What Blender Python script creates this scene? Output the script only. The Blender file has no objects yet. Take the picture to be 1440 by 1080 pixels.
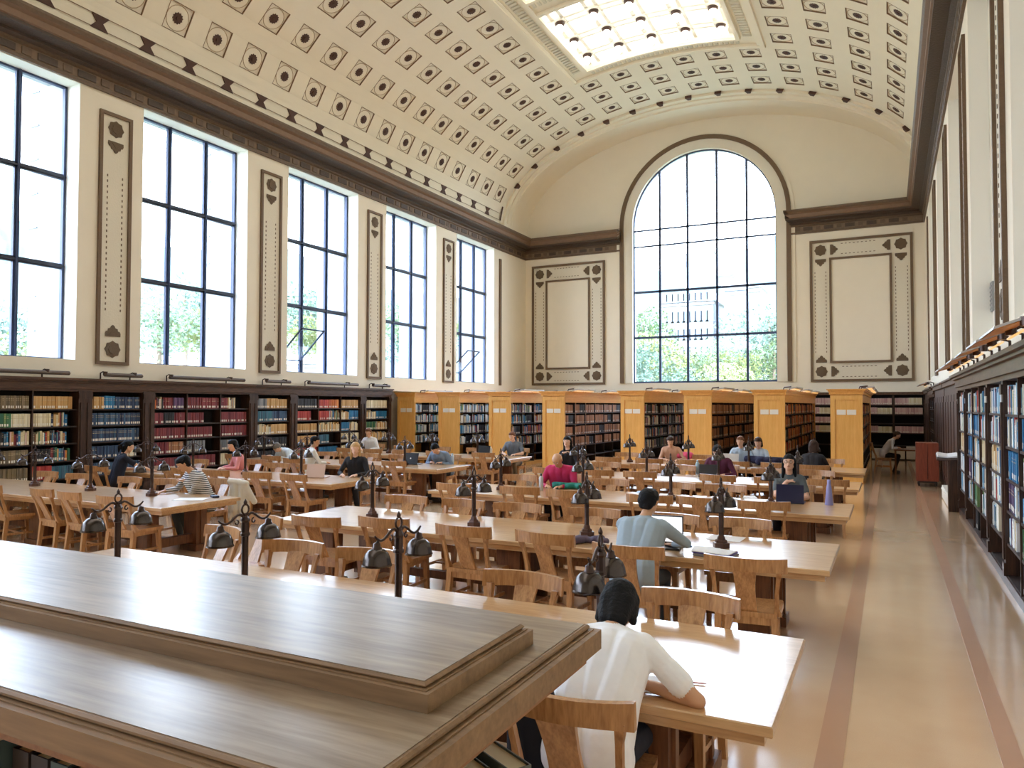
import bpy, bmesh, math, random
import numpy as np
from mathutils import Vector, Matrix, Euler
from math import sin, cos, pi, sqrt, radians as rad
R_ = random.Random(7)
C = bpy.context.scene.collection
SC = bpy.context.scene

# ------------------------------------------------------------------ camera
YAW, PIT, ROLL, FPX = -.469638, .029007, -.001499, 1046.45
EYE = 2.1
_cy, _sy, _cp, _sp = cos(YAW), sin(YAW), cos(PIT), sin(PIT)
_f = np.array([_sy*_cp, _cy*_cp, _sp]); _r = np.array([_cy, -_sy, 0.]); _d = np.cross(_f, _r)
_cr, _sr = cos(ROLL), sin(ROLL)
CAMR = np.array([_cr*_r+_sr*_d, -_sr*_r+_cr*_d, _f])
cam = bpy.data.cameras.new('camera'); camo = bpy.data.objects.new('camera', cam); C.objects.link(camo)
cam.sensor_fit = 'HORIZONTAL'; cam.sensor_width = 36; cam.lens = 36*FPX/1440; cam.clip_start = .05; cam.clip_end = 2000
m = Matrix(((CAMR[0][0], -CAMR[1][0], -CAMR[2][0], 0), (CAMR[0][1], -CAMR[1][1], -CAMR[2][1], 0),
            (CAMR[0][2], -CAMR[1][2], -CAMR[2][2], EYE), (0, 0, 0, 1)))
camo.matrix_world = m
SC.camera = camo
def proj(p):
    v = CAMR @ np.array([p[0], p[1], p[2]-EYE])
    if v[2] < .05: return None
    return 720+FPX*v[0]/v[2], 540+FPX*v[1]/v[2], v[2]
def px(x, y, z=None, Y=None, X=None):
    v = CAMR.T @ np.array([(x-720)/FPX, (y-540)/FPX, 1.])
    t = (z-EYE)/v[2] if z is not None else (Y/v[1] if Y is not None else X/v[0])
    return v[0]*t, v[1]*t, EYE+v[2]*t

# ------------------------------------------------------------------ light and exposure
SC.view_settings.view_transform = 'Standard'; SC.view_settings.look = 'None'
SC.view_settings.gamma = 1; SC.view_settings.use_curve_mapping = False
SC.view_settings.exposure = 2.6
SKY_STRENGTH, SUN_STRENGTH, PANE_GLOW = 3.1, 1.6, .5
w = bpy.data.worlds.new('world'); SC.world = w; w.use_nodes = True
nt = w.node_tree; nt.nodes.clear()
o_ = nt.nodes.new('ShaderNodeOutputWorld'); b_ = nt.nodes.new('ShaderNodeBackground'); s_ = nt.nodes.new('ShaderNodeTexSky')
pass
nt.nodes.remove(s_)
tc_ = nt.nodes.new('ShaderNodeTexCoord'); sp_ = nt.nodes.new('ShaderNodeSeparateXYZ'); rp_ = nt.nodes.new('ShaderNodeValToRGB')
rp_.color_ramp.elements[0].position = .0; rp_.color_ramp.elements[0].color = (.93, .96, 1, 1)
rp_.color_ramp.elements[1].position = .75; rp_.color_ramp.elements[1].color = (.42, .62, .95, 1)
e_ = rp_.color_ramp.elements.new(.22); e_.color = (.78, .89, 1, 1)
nt.links.new(tc_.outputs['Generated'], sp_.inputs[0]); nt.links.new(sp_.outputs[2], rp_.inputs[0])
b_.inputs[1].default_value = SKY_STRENGTH
nt.links.new(rp_.outputs[0], b_.inputs[0]); nt.links.new(b_.outputs[0], o_.inputs[0])
sl = bpy.data.lights.new('sun', 'SUN'); sl.energy = SUN_STRENGTH; sl.angle = rad(.6); sl.color = (1, .95, .86)
so = bpy.data.objects.new('sun', sl); C.objects.link(so)
so.rotation_euler = Vector((-.06, .85, -.55)).to_track_quat('-Z', 'Y').to_euler()
SC.cycles.max_bounces = 9; SC.cycles.diffuse_bounces = 6; SC.cycles.glossy_bounces = 4
SC.cycles.transparent_max_bounces = 12; SC.cycles.transmission_bounces = 4
SC.cycles.use_denoising = True; SC.cycles.sample_clamp_indirect = 6
SC.cycles.caustics_reflective = False; SC.cycles.caustics_refractive = False
def portal(loc, rot, sx, sy):
    l = bpy.data.lights.new('window_portal', 'AREA'); l.shape = 'RECTANGLE'; l.size = sx; l.size_y = sy
    l.cycles.is_portal = True
    o = bpy.data.objects.new('window_portal', l); o.location = loc; o.rotation_euler = rot; C.objects.link(o)

# ------------------------------------------------------------------ materials
def srgb(r, g, b):
    f = lambda c: (c/255/12.92 if c/255 <= .04045 else ((c/255+.055)/1.055)**2.4)
    return (f(r), f(g), f(b), 1)
MATS = {}
def newmat(name):
    m = bpy.data.materials.new(name); m.use_nodes = True
    n = m.node_tree; return m, n, n.nodes['Principled BSDF']
def plain(name, col, rough=.6, metal=0, noise=.0, nscale=8, bump=0, spec=.5):
    if name in MATS: return MATS[name]
    m, n, p = newmat(name)
    p.inputs['Roughness'].default_value = rough; p.inputs['Metallic'].default_value = metal
    p.inputs['Specular IOR Level'].default_value = spec
    p.inputs['Base Color'].default_value = col
    if noise or bump:
        tc = n.nodes.new('ShaderNodeTexCoord'); tx = n.nodes.new('ShaderNodeTexNoise')
        tx.inputs['Scale'].default_value = nscale; tx.inputs['Detail'].default_value = 4
        n.links.new(tc.outputs['Object'], tx.inputs['Vector'])
    if noise:
        mx = n.nodes.new('ShaderNodeMix'); mx.data_type = 'RGBA'
        mx.inputs[6].default_value = tuple(c*(1-noise) for c in col[:3])+(1,)
        mx.inputs[7].default_value = tuple(min(1, c*(1+noise)) for c in col[:3])+(1,)
        n.links.new(tx.outputs['Fac'], mx.inputs[0]); n.links.new(mx.outputs[2], p.inputs['Base Color'])
    if bump:
        bp = n.nodes.new('ShaderNodeBump'); bp.inputs['Strength'].default_value = bump; bp.inputs['Distance'].default_value = .02
        n.links.new(tx.outputs['Fac'], bp.inputs['Height']); n.links.new(bp.outputs[0], p.inputs['Normal'])
    MATS[name] = m; return m
def wood(name, c1, c2, rough=.35, axis='X', scale=1.0, coat=0, world=False):
    if name in MATS: return MATS[name]
    m, n, p = newmat(name)
    tc = n.nodes.new('ShaderNodeTexCoord'); mp = n.nodes.new('ShaderNodeMapping')
    st = {'X': (.6, 7, 7), 'Y': (7, .6, 7), 'Z': (7, 7, .6)}[axis]
    mp.inputs['Scale'].default_value = tuple(s*scale for s in st)
    n1 = n.nodes.new('ShaderNodeTexNoise'); n1.inputs['Scale'].default_value = 1.6; n1.inputs['Detail'].default_value = 6; n1.inputs['Distortion'].default_value = 1.2
    wv = n.nodes.new('ShaderNodeTexNoise'); wv.inputs['Scale'].default_value = 9; wv.inputs['Detail'].default_value = 8
    ad = n.nodes.new('ShaderNodeMath'); ad.operation = 'ADD'
    mu = n.nodes.new('ShaderNodeMath'); mu.operation = 'MULTIPLY'; mu.inputs[1].default_value = .5
    rp = n.nodes.new('ShaderNodeValToRGB'); rp.color_ramp.elements[0].position = .36; rp.color_ramp.elements[1].position = .64
    rp.color_ramp.elements[0].color = c1; rp.color_ramp.elements[1].color = c2
    if world:
        g = n.nodes.new('ShaderNodeNewGeometry'); n.links.new(g.outputs['Position'], mp.inputs['Vector'])
    else: n.links.new(tc.outputs['Object'], mp.inputs['Vector'])
    n.links.new(mp.outputs[0], n1.inputs['Vector']); n.links.new(mp.outputs[0], wv.inputs['Vector'])
    n.links.new(n1.outputs['Fac'], ad.inputs[0]); n.links.new(wv.outputs['Fac'], ad.inputs[1]); n.links.new(ad.outputs[0], mu.inputs[0])
    n.links.new(mu.outputs[0], rp.inputs[0]); n.links.new(rp.outputs[0], p.inputs['Base Color'])
    bp = n.nodes.new('ShaderNodeBump'); bp.inputs['Strength'].default_value = .12; bp.inputs['Distance'].default_value = .004
    n.links.new(mu.outputs[0], bp.inputs['Height']); n.links.new(bp.outputs[0], p.inputs['Normal'])
    p.inputs['Roughness'].default_value = rough; p.inputs['Coat Weight'].default_value = coat; p.inputs['Coat Roughness'].default_value = .16; p.inputs['Coat IOR'].default_value = 1.7 if coat > .8 else 1.5
    MATS[name] = m; return m
def emit(name, col, s):
    if name in MATS: return MATS[name]
    m, n, p = newmat(name); p.inputs['Base Color'].default_value = (.8, .8, .8, 1)
    p.inputs['Emission Color'].default_value = col; p.inputs['Emission Strength'].default_value = s
    MATS[name] = m; return m

CREAM = plain('cream_plaster', srgb(236, 228, 211), .85, noise=.03, nscale=2)
CREAM2 = plain('pale_plaster', srgb(230, 225, 212), .85, noise=.02, nscale=3)
CEIL = plain('ceiling_plaster', srgb(240, 231, 212), .85, noise=.03, nscale=1.5)
LIGHTPL = plain('light_ornament_plaster', srgb(222, 215, 198), .8, bump=.25, nscale=30)
ORNB = plain('bronzed_ornament', srgb(104, 86, 66), .7, noise=.25, nscale=40, bump=.6)
BAND = plain('bronzed_band', srgb(110, 88, 66), .6, noise=.2, nscale=30, bump=.3)
COFLINE = plain('coffer_line', srgb(132, 104, 78), .7)
COFFACE = plain('coffer_face', srgb(238, 229, 211), .85)
ROS = plain('rosette_brown', srgb(82, 54, 44), .7)
CORN = plain('cornice_bronze', srgb(104, 84, 66), .55, noise=.3, nscale=14, bump=.3)
CORD = plain('cornice_dark', srgb(78, 64, 54), .6, noise=.3, nscale=20, bump=.5)
CORL = plain('cornice_brown', srgb(126, 100, 80), .65, noise=.15, nscale=10)
FRIEZE = plain('frieze_pattern', srgb(126, 104, 84), .65, noise=.35, nscale=9, bump=.9)
STEEL = plain('window_steel', srgb(62, 74, 104), .5, metal=.2)
STEELD = plain('window_steel_dark', srgb(58, 64, 78), .5, metal=.2)
STONE = plain('exterior_stone', srgb(176, 178, 180), .8, noise=.04, nscale=2)
FLOORM = None
TABLEW = wood('table_oak', srgb(186, 144, 100), srgb(214, 176, 130), .28, 'X', 1.0, coat=.7)
CHAIRW = wood('chair_oak', srgb(152, 104, 64), srgb(200, 152, 102), .3, 'Z', 1.2, coat=.4)
TLEG = wood('table_leg_oak', srgb(90, 56, 36), srgb(130, 84, 52), .4, 'Z')
WALN = wood('walnut_case', srgb(42, 27, 21), srgb(80, 54, 41), .4, 'Z')
WALNX = wood('walnut_cornice', srgb(60, 40, 30), srgb(104, 72, 52), .35, 'Y')
BLACKB = plain('shelf_interior', srgb(24, 19, 19), .8)
SHELF = plain('shelf_board', srgb(48, 35, 32), .5)
GOLD = wood('golden_oak', srgb(226, 168, 86), srgb(240, 188, 108), .38, 'Z', .7, coat=.2)
GOLDX = wood('golden_oak_frieze', srgb(224, 160, 76), srgb(240, 180, 96), .35, 'Y', .7)
SLABW = wood('weathered_oak', srgb(112, 90, 68), srgb(156, 136, 112), .3, 'X', .9, coat=.25)
MATS['weathered_oak'].node_tree.nodes['Principled BSDF'].inputs['Coat Roughness'].default_value = .28
SLABD = wood('weathered_oak_edge', srgb(118, 90, 60), srgb(146, 114, 80), .6, 'X', .8)
FASC = wood('fascia_oak', srgb(124, 82, 50), srgb(152, 106, 68), .6, 'Y', .8)
IRON = plain('lamp_bronze', srgb(74, 60, 56), .32, metal=.75, noise=.2, nscale=20)
BELL = plain('lamp_bell_metal', srgb(82, 75, 73), .22, metal=.85, noise=.15, nscale=12)
BASEM = plain('lamp_base_bronze', srgb(86, 58, 48), .35, metal=.4)
GLASSG = plain('opal_glass', srgb(240, 238, 232), .15)
WHITE = plain('white_card', srgb(236, 232, 222), .6)
PAPER = plain('paper', srgb(240, 240, 242), .7)
RED = wood('red_brown_cabinet', srgb(112, 50, 34), srgb(142, 68, 46), .4, 'Z')
TRAY = plain('lamp_tray_grey', srgb(190, 188, 190), .35, metal=.5)
TRAYD = plain('lamp_tray_bronze', srgb(98, 88, 84), .35, metal=.5)
GREYV = plain('vent_grey', srgb(150, 150, 150), .5, metal=.3)
RUB = plain('black_plastic', srgb(28, 28, 32), .4)
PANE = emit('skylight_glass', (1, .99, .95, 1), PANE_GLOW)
LAMPON = emit('warm_tube', (1, .5, .15, 1), .16)
SCREEN = emit('laptop_screen', (.93, .95, 1, 1), .15)
g, n, p = newmat('window_glass')
n.nodes.remove(p); ou = n.nodes['Material Output']
tr = n.nodes.new('ShaderNodeBsdfTransparent'); gl = n.nodes.new('ShaderNodeBsdfGlossy'); gl.inputs['Roughness'].default_value = .02
fr = n.nodes.new('ShaderNodeLayerWeight'); fr.inputs[0].default_value = .5; mi = n.nodes.new('ShaderNodeMixShader')
pw = n.nodes.new('ShaderNodeMath'); pw.operation = 'POWER'; pw.inputs[1].default_value = 5
ml = n.nodes.new('ShaderNodeMath'); ml.operation = 'MULTIPLY_ADD'; ml.inputs[1].default_value = .7; ml.inputs[2].default_value = .05
tr.inputs[0].default_value = (.95, .97, 1, 1)
n.links.new(fr.outputs['Facing'], pw.inputs[0]); n.links.new(pw.outputs[0], ml.inputs[0]); n.links.new(ml.outputs[0], mi.inputs[0])
n.links.new(tr.outputs[0], mi.inputs[1]); n.links.new(gl.outputs[0], mi.inputs[2]); n.links.new(mi.outputs[0], ou.inputs[0])
GLASS = g
# book cloth: colour comes from each object's own colour
def bookmat(name, attr):
    m, n, p = newmat(name)
    if attr: a = n.nodes.new('ShaderNodeAttribute'); a.attribute_name = 'col'; src = a.outputs['Color']
    else: a = n.nodes.new('ShaderNodeObjectInfo'); src = a.outputs['Color']
    n.links.new(src, p.inputs['Base Color']); p.inputs['Roughness'].default_value = .55
    return m
BOOKO, BOOKA = bookmat('book_cloth', False), bookmat('book_cloth_mass', True)
# floor
m, n, p = newmat('cork_floor'); FLOORM = m
ge = n.nodes.new('ShaderNodeNewGeometry'); n1 = n.nodes.new('ShaderNodeTexNoise'); n1.inputs['Scale'].default_value = 1.1; n1.inputs['Detail'].default_value = 5
n2 = n.nodes.new('ShaderNodeTexNoise'); n2.inputs['Scale'].default_value = 160; n2.inputs['Detail'].default_value = 2
n.links.new(ge.outputs['Position'], n1.inputs['Vector']); n.links.new(ge.outputs['Position'], n2.inputs['Vector'])
r1 = n.nodes.new('ShaderNodeValToRGB'); r1.color_ramp.elements[0].color = srgb(216, 180, 145); r1.color_ramp.elements[1].color = srgb(228, 196, 160)
r1.color_ramp.elements[0].position = .3; r1.color_ramp.elements[1].position = .7
mx = n.nodes.new('ShaderNodeMix'); mx.data_type = 'RGBA'; mx.blend_type = 'OVERLAY'; mx.inputs[0].default_value = .12
n.links.new(n1.outputs['Fac'], r1.inputs[0]); n.links.new(r1.outputs[0], mx.inputs[6]); n.links.new(n2.outputs['Fac'], mx.inputs[7]); n.links.new(mx.outputs[2], p.inputs['Base Color'])
p.inputs['Roughness'].default_value = .22; p.inputs['Coat Weight'].default_value = .9; p.inputs['Coat Roughness'].default_value = .13; p.inputs['Coat IOR'].default_value = 1.55
STRIPE = plain('floor_inlay', srgb(190, 150, 122), .26, noise=.06, nscale=2)

# ------------------------------------------------------------------ mesh helpers
class MB:
    def __init__(s): s.v = []; s.f = []; s.mi = []; s.sm = []
    def add(s, vs, fs, mi=0, sm=False):
        b = len(s.v); s.v += [tuple(v) for v in vs]
        for f in fs: s.f.append([i+b for i in f]); s.mi.append(mi); s.sm.append(sm)
        return s
    def box(s, x0, y0, z0, x1, y1, z1, mi=0):
        v = [(x0, y0, z0), (x1, y0, z0), (x1, y1, z0), (x0, y1, z0), (x0, y0, z1), (x1, y0, z1), (x1, y1, z1), (x0, y1, z1)]
        return s.add(v, [(0, 3, 2, 1), (4, 5, 6, 7), (0, 1, 5, 4), (1, 2, 6, 5), (2, 3, 7, 6), (3, 0, 4, 7)], mi)
    def hexa(s, bot, top, mi=0):     # two quads (4 pts each, same winding seen from above)
        return s.add(list(bot)+list(top), [(0, 3, 2, 1), (4, 5, 6, 7), (0, 1, 5, 4), (1, 2, 6, 5), (2, 3, 7, 6), (3, 0, 4, 7)], mi)
    def cbox(s, x0, y0, z0, x1, y1, z1, c=.005, mi=0):   # box with chamfered upper and lower rims
        a = [(x0+c, y0+c), (x1-c, y0+c), (x1-c, y1-c), (x0+c, y1-c)]; b = [(x0, y0), (x1, y0), (x1, y1), (x0, y1)]
        L = [(a, z0), (b, z0+c), (b, z1-c), (a, z1)]
        v = [(p[0], p[1], z) for q, z in L for p in q]
        f = [(3, 2, 1, 0), (12, 13, 14, 15)]
        for k in range(3):
            for i in range(4): j = (i+1) % 4; f.append((4*k+i, 4*k+j, 4*k+4+j, 4*k+4+i))
        return s.add(v, f, mi)
    def tube(s, pts, rs, n=8, mi=0, sm=True, caps=True, up=(0, 0, 1)):
        pts = [Vector(p) for p in pts]; N = len(pts)
        if not hasattr(rs, '__len__'): rs = [rs]*N
        vs = []; pu = None
        for i, p in enumerate(pts):
            t = (pts[min(i+1, N-1)]-pts[max(i-1, 0)]).normalized()
            u = Vector(up) if abs(t.dot(Vector(up))) < .95 else Vector((1, 0, 0))
            if pu is not None and abs(t.dot(pu)) < .95: u = pu
            a = (u-t*u.dot(t)).normalized(); b = t.cross(a); pu = a
            for k in range(n):
                q = 2*pi*k/n; vs.append(p+a*cos(q)*rs[i]+b*sin(q)*rs[i])
        fs = []
        for i in range(N-1):
            for k in range(n): j = (k+1) % n; fs.append((i*n+k, i*n+j, (i+1)*n+j, (i+1)*n+k))
        s.add(vs, fs, mi, sm)
        if caps: s.add([v for v in vs[:n]], [tuple(range(n-1, -1, -1))], mi); s.add([v for v in vs[-n:]], [tuple(range(n))], mi)
        return s
    def lathe(s, prof, c=(0, 0, 0), n=16, mi=0, sm=True, ph=0):
        vs = []; fs = []
        for r, z in prof:
            for k in range(n): q = 2*pi*k/n+ph; vs.append((c[0]+r*cos(q), c[1]+r*sin(q), c[2]+z))
        for i in range(len(prof)-1):
            for k in range(n): j = (k+1) % n; fs.append((i*n+k, i*n+j, (i+1)*n+j, (i+1)*n+k))
        s.add(vs, fs, mi, sm)
        if prof[0][0] > 1e-4: s.add(vs[:n], [tuple(range(n-1, -1, -1))], mi)
        if prof[-1][0] > 1e-4: s.add(vs[-n:], [tuple(range(n))], mi)
        return s
    def prism(s, poly, M, h, mi=0):  # polygon in local xy extruded along local z by h, matrix M
        n = len(poly); vs = [M @ Vector((x, y, 0)) for x, y in poly]+[M @ Vector((x, y, h)) for x, y in poly]
        fs = [tuple(range(n-1, -1, -1)), tuple(range(n, 2*n))]+[(i, (i+1) % n, n+(i+1) % n, n+i) for i in range(n)]
        return s.add(vs, fs, mi)
    def mesh(s, name, mats):
        me = bpy.data.meshes.new(name); me.from_pydata(s.v, [], s.f)
        for m in (mats if isinstance(mats, (list, tuple)) else [mats]): me.materials.append(m)
        me.polygons.foreach_set('material_index', s.mi); me.polygons.foreach_set('use_smooth', s.sm)
        me.update(); return me
def obj(name, mb, mats, parent=None, **kw):
    me = mb.mesh(name, mats) if isinstance(mb, MB) else mb
    o = bpy.data.objects.new(name, me); C.objects.link(o)
    if parent is not None: o.parent = parent
    for k, v in kw.items(): o[k] = v
    return o
def thing(name, label, cat, loc=(0, 0, 0), rz=0, group=None):
    o = bpy.data.objects.new(name, None); C.objects.link(o); o.empty_display_size = .1
    o.location = loc; o.rotation_euler = (0, 0, rz); o['label'] = label; o['category'] = cat
    if group: o['group'] = group
    return o
def struct(name, mb, mats): o = obj(name, mb, mats); o['kind'] = 'structure'; return o
def sempty(name):
    o = bpy.data.objects.new(name, None); C.objects.link(o); o.empty_display_size = .1; o['kind'] = 'structure'; return o
def tag(o, label, cat, group=None):
    o['label'] = label; o['category'] = cat
    if group: o['group'] = group
    return o
def dup(src, loc, rz, label, group=None):
    r = src.copy(); C.objects.link(r); r.location = loc; r.rotation_euler = (0, 0, rz); r['label'] = label
    if group: r['group'] = group
    for ch in src.children:
        c = ch.copy(); C.objects.link(c); c.parent = r
        for g in ch.children: d = g.copy(); C.objects.link(d); d.parent = c
    return r
ORD = ['first', 'second', 'third', 'fourth', 'fifth', 'sixth', 'seventh', 'eighth']
MX = lambda x=0, y=0, z=0: Matrix.Translation((x, y, z))

# ------------------------------------------------------------------ room shell
S = 7/6
XL, XR, YE, YB = -16.13, 1.307, 33.25, -14.5
XC = (XL+XR)/2
WZ0, WZ1 = 2.66*S, 7.99*S
WY = [(6.02+4.205*k-4.205, 8.86+4.205*k-4.205) for k in range(-3, 6)]
WY = [(a*S, b*S) for a, b in WY]            # window openings, first is behind the frame edge
fl = MB(); fl.box(XL-.4, YB, -.3, XR+.4, YE+.3, 0); struct('floor', fl, FLOORM)
for i, (x0, x1) in enumerate(((-.42, -.27), (.565, .685), (-15.6, -15.45), (-14.86, -14.74))):
    t = MB(); t.box(x0, YB, .0005, x1, 32.3, .003); struct('trim_%d' % (i+1), t, STRIPE)
# left wall with window openings
DG = .5   # depth to the glass
def side_wall(name, xw, sgn, depth, openings, mat):
    b = MB()
    lo, hi = (xw-.6, xw) if sgn > 0 else (xw, xw+.6)
    b.box(lo, YB, 2.62, hi, YE+.3, WZ0); b.box(lo, YB, WZ1, hi, YE+.3, 10.32); lo2, hi2 = (lo, -16.285) if sgn > 0 else (1.445, hi); b.box(lo2, YB, 10.32, hi2, YE+.3, 10.64)
    ys = [YB]+[y for o in openings for y in o]+[YE+.3]
    for k in range(0, len(ys), 2):
        b.box(lo, ys[k], WZ0, hi, ys[k+1], WZ1)
    b.box((xw-.65 if sgn > 0 else xw+.35), YB, 0, (xw-.35 if sgn > 0 else xw+.65), YE+.3, 2.62)
    return struct(name, b, mat)
wl = side_wall('wall_left', XL, 1, .5, WY, CREAM)
wr = side_wall('wall_right', XR, -1, .5, WY, CREAM)
REV = plain('lit_reveal_paint', srgb(240, 238, 230), .8)  # window light on the reveals is put into this whiter colour
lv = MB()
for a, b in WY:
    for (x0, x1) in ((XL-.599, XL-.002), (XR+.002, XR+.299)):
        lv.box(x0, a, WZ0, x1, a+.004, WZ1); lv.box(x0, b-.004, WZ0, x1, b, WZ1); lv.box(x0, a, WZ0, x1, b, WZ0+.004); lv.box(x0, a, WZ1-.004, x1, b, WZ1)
obj('lit_reveal_skin', lv, REV, wl)
rv = MB()
for a, b in WY:       # blind recesses of the right wall
    rv.box(XR+.3, a-.02, WZ0-.02, XR+.45, b+.02, WZ1+.02)
obj('recess_panel', rv, CREAM2, wr)
vt = MB()
for (x, y) in ((1393, 420), (1357, 465)):
    q = px(x, y, X=XR+.29); vt.box(XR+.27, q[1]-.42, q[2]-.25, XR+.3, q[1]+.42, q[2]+.25)
    for k in range(6): vt.box(XR+.262, q[1]-.39, q[2]-.22+.075*k, XR+.27, q[1]+.39, q[2]-.19+.075*k)
obj('vent_grille', vt, GREYV, wr)
piers = MB()
for k in range(len(WY)):
    a = WY[k][1]; piers.box(-17.9, a-.02, -4, XL-.6, a+1.66, 12)
    piers.box(-17.3, WY[k][0], WZ1+.15, XL-.6, a, 12); piers.box(-17.3, WY[k][0], 1.0, XL-.6, a, WZ0-.12)
    for j in range(11): piers.box(-17.93, a-.05, 2.2+.8*j, -17.6, a+1.69, 2.23+.8*j)
obj('outer_pier', piers, STONE, wl)

def hopper(par, x, y0, y1, z0):
    """lower pane leaning into the room, hinged at its foot"""
    L = 1.78; a = rad(56); h = MB()
    P = lambda u, t: (x+u*cos(a)*L*1.0, t, z0+u*sin(a)*L*.62)
    for (u0, u1, t0, t1) in ((0, 1, y0, y0+.035), (0, 1, y1-.035, y1), (.97, 1, y0, y1), (0, .03, y0, y1)):
        b = [P(u0, t0), P(u1, t0), P(u1, t1), P(u0, t1)]
        h.hexa(b, [(q[0]+.03, q[1], q[2]-.02) for q in b])
    c = obj('casement', h, STEEL, par)
    gm = MB(); q = [P(.03, y0+.03), P(.97, y0+.03), P(.97, y1-.03), P(.03, y1-.03)]; gm.hexa(q, [(v[0]+.006, v[1], v[2]-.004) for v in q]); obj('pane', gm, GLASS, c)

XG = XL-DG
PANEM = {}
for wi, (a, b) in enumerate(WY):
    W = sempty('window_%d' % (wi+1))
    y = [a, a+(b-a)*.345, a+(b-a)*.69, b]
    z = [WZ0, 4.47*S, 6.21*S, WZ1]
    fm = MB()
    for (y0, z0, y1, z1) in ((a, WZ0, b, WZ0+.05), (a, WZ1-.05, b, WZ1), (a, WZ0, a+.05, WZ1), (b-.06, WZ0, b, WZ1)): fm.box(XG-.04, y0, z0, XG+.05, y1, z1)
    obj('window_frame', fm, STEEL, W)
    for yy in y[1:3]:
        t = MB(); t.box(XG-.05, yy-.075, WZ0, XG+.03, yy+.045, WZ1); t.box(XG+.03, yy-.03, WZ0, XG+.07, yy+.005, WZ1); obj('mullion', t, STEEL, W)
    for zz in z[1:3]:
        t = MB(); t.box(XG-.05, a, zz-.06, XG+.03, b, zz+.06); t.box(XG+.03, a, zz-.02, XG+.06, b, zz+.02); obj('transom', t, STEELD, W)
    for i in range(3):
        for j in range(3):
            if wi in (4, 6, 8) and i == 0 and j == 0:
                continue
            g = MB(); g.box(XG-.006, y[i], z[j], XG, y[i+1], z[j+1]); obj('pane', g, GLASS, W)
    if wi in (4, 6, 8): hopper(W, XG+.02, y[0]+.05, y[1]-.08, 3.5)
    portal((XG-.02, (a+b)/2, (WZ0+WZ1)/2), (0, -pi/2, 0), WZ1-WZ0, b-a)

# end wall with the arched opening
CX, CZ, RO = XC, 8.93*S, 2.72*S
SILL = 2.69*S
ew = MB()
NA = 40
def wall_ring(b, y, r0, r1f, mi=0): pass
def arch_pts(r, n=NA): return [(CX-r*cos(pi*k/n), CZ+r*sin(pi*k/n)) for k in range(n+1)]
X0, X1, ZT = XL-.6, XR+.6, 16.2
inner = [(CX-RO, SILL)]+arch_pts(RO)+[(CX+RO, SILL)]
def to_outer(p):
    dx, dz = p[0]-CX, p[1]-CZ
    return p
outer = []
for k in range(NA+1):
    t = pi*k/NA
    if t <= pi/4: outer.append((X0, CZ+(ZT-CZ)*t/(pi/4)))
    elif t >= 3*pi/4: outer.append((X1, CZ+(ZT-CZ)*(pi-t)/(pi/4)))
    else: outer.append((X0+(X1-X0)*(t-pi/4)/(pi/2), ZT))
outer = [(X0, SILL)]+outer+[(X1, SILL)]
for yy, flip in ((YE, 0), (YE+.5, 1)):
    vs = [(x, yy, z) for x, z in inner]+[(x, yy, z) for x, z in outer]; n_ = len(inner)
    fs = [(i, i+1, n_+i+1, n_+i) for i in range(n_-1)]
    ew.add(vs, [f[::-1] if flip else f for f in fs])
ew.box(X0, YE, 0, X1, YE+.5, SILL)
vs = [(x, YE, z) for x, z in inner]+[(x, YE+.5, z) for x, z in inner]
ew.add(vs, [(i, len(inner)+i, len(inner)+i+1, i+1) for i in range(len(inner)-1)])
wend = struct('wall_end', ew, CREAM)
bw = MB(); bw.box(X0, YB-.3, 0, X1, YB, ZT); struct('wall_back', bw, CREAM)
# arch mouldings: swept rings
def arch_band(name, r0, r1, y0, y1, mat, z0=SILL, par=None):
    b = MB(); A = [(CX-r0, z0)]+arch_pts(r0)+[(CX+r0, z0)]; B = [(CX-r1, z0)]+arch_pts(r1)+[(CX+r1, z0)]
    n = len(A); vs = [(x, y0, z) for x, z in A]+[(x, y0, z) for x, z in B]+[(x, y1, z) for x, z in A]+[(x, y1, z) for x, z in B]
    fs = []
    for i in range(n-1):
        fs += [(i, i+1, n+i+1, n+i), (n+i, n+i+1, 3*n+i+1, 3*n+i), (2*n+i+1, 2*n+i, 3*n+i, 3*n+i+1), (i+1, i, 2*n+i, 2*n+i+1)]
    b.add(vs, fs); b.add([vs[0], vs[n], vs[3*n], vs[2*n]], [(0, 1, 2, 3)]); b.add([vs[n-1], vs[2*n-1], vs[4*n-1], vs[3*n-1]], [(3, 2, 1, 0)])
    return obj(name, b, mat, par)
arch_band('arch_jamb', RO, RO+.42, YE-.06, YE-.001, CREAM2, par=wend)
arch_band('arch_band', RO+.42, RO+.60, YE-.12, YE-.001, BAND, par=wend)
arch_band('arch_moulding', RO+.60, RO+.76, YE-.05, YE-.001, CREAM, par=wend)
W = sempty('window_10')
GY = YE+.16
fr = arch_band('window_frame', RO-.05, RO, GY-.04, GY+.05, STEEL, par=W)
xs = [-9.08*S]+[v*S for v in (-8.0, -6.91, -5.78, -4.69)]+[-3.64*S]
xs = [CX-RO]+[v*S for v in (-8.0, -6.91, -5.79, -4.69)]+[CX+RO]
zs = [SILL+.03, 4.49*S, 6.3*S, 8.12*S, 8.76*S]
for x in xs[1:5]:
    top = CZ+sqrt(RO*RO-(x-CX)**2); t = MB(); t.box(x-.05, GY-.05, SILL, x+.05, GY+.03, top); obj('mullion', t, STEEL, W)
for k, z in enumerate(zs):
    h = .05 if k in (0, 1, 2) else .035
    t = MB(); t.box(CX-RO, GY-.05, z-h, CX+RO, GY+.03, z+h); obj('transom', t, STEEL, W)
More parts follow.
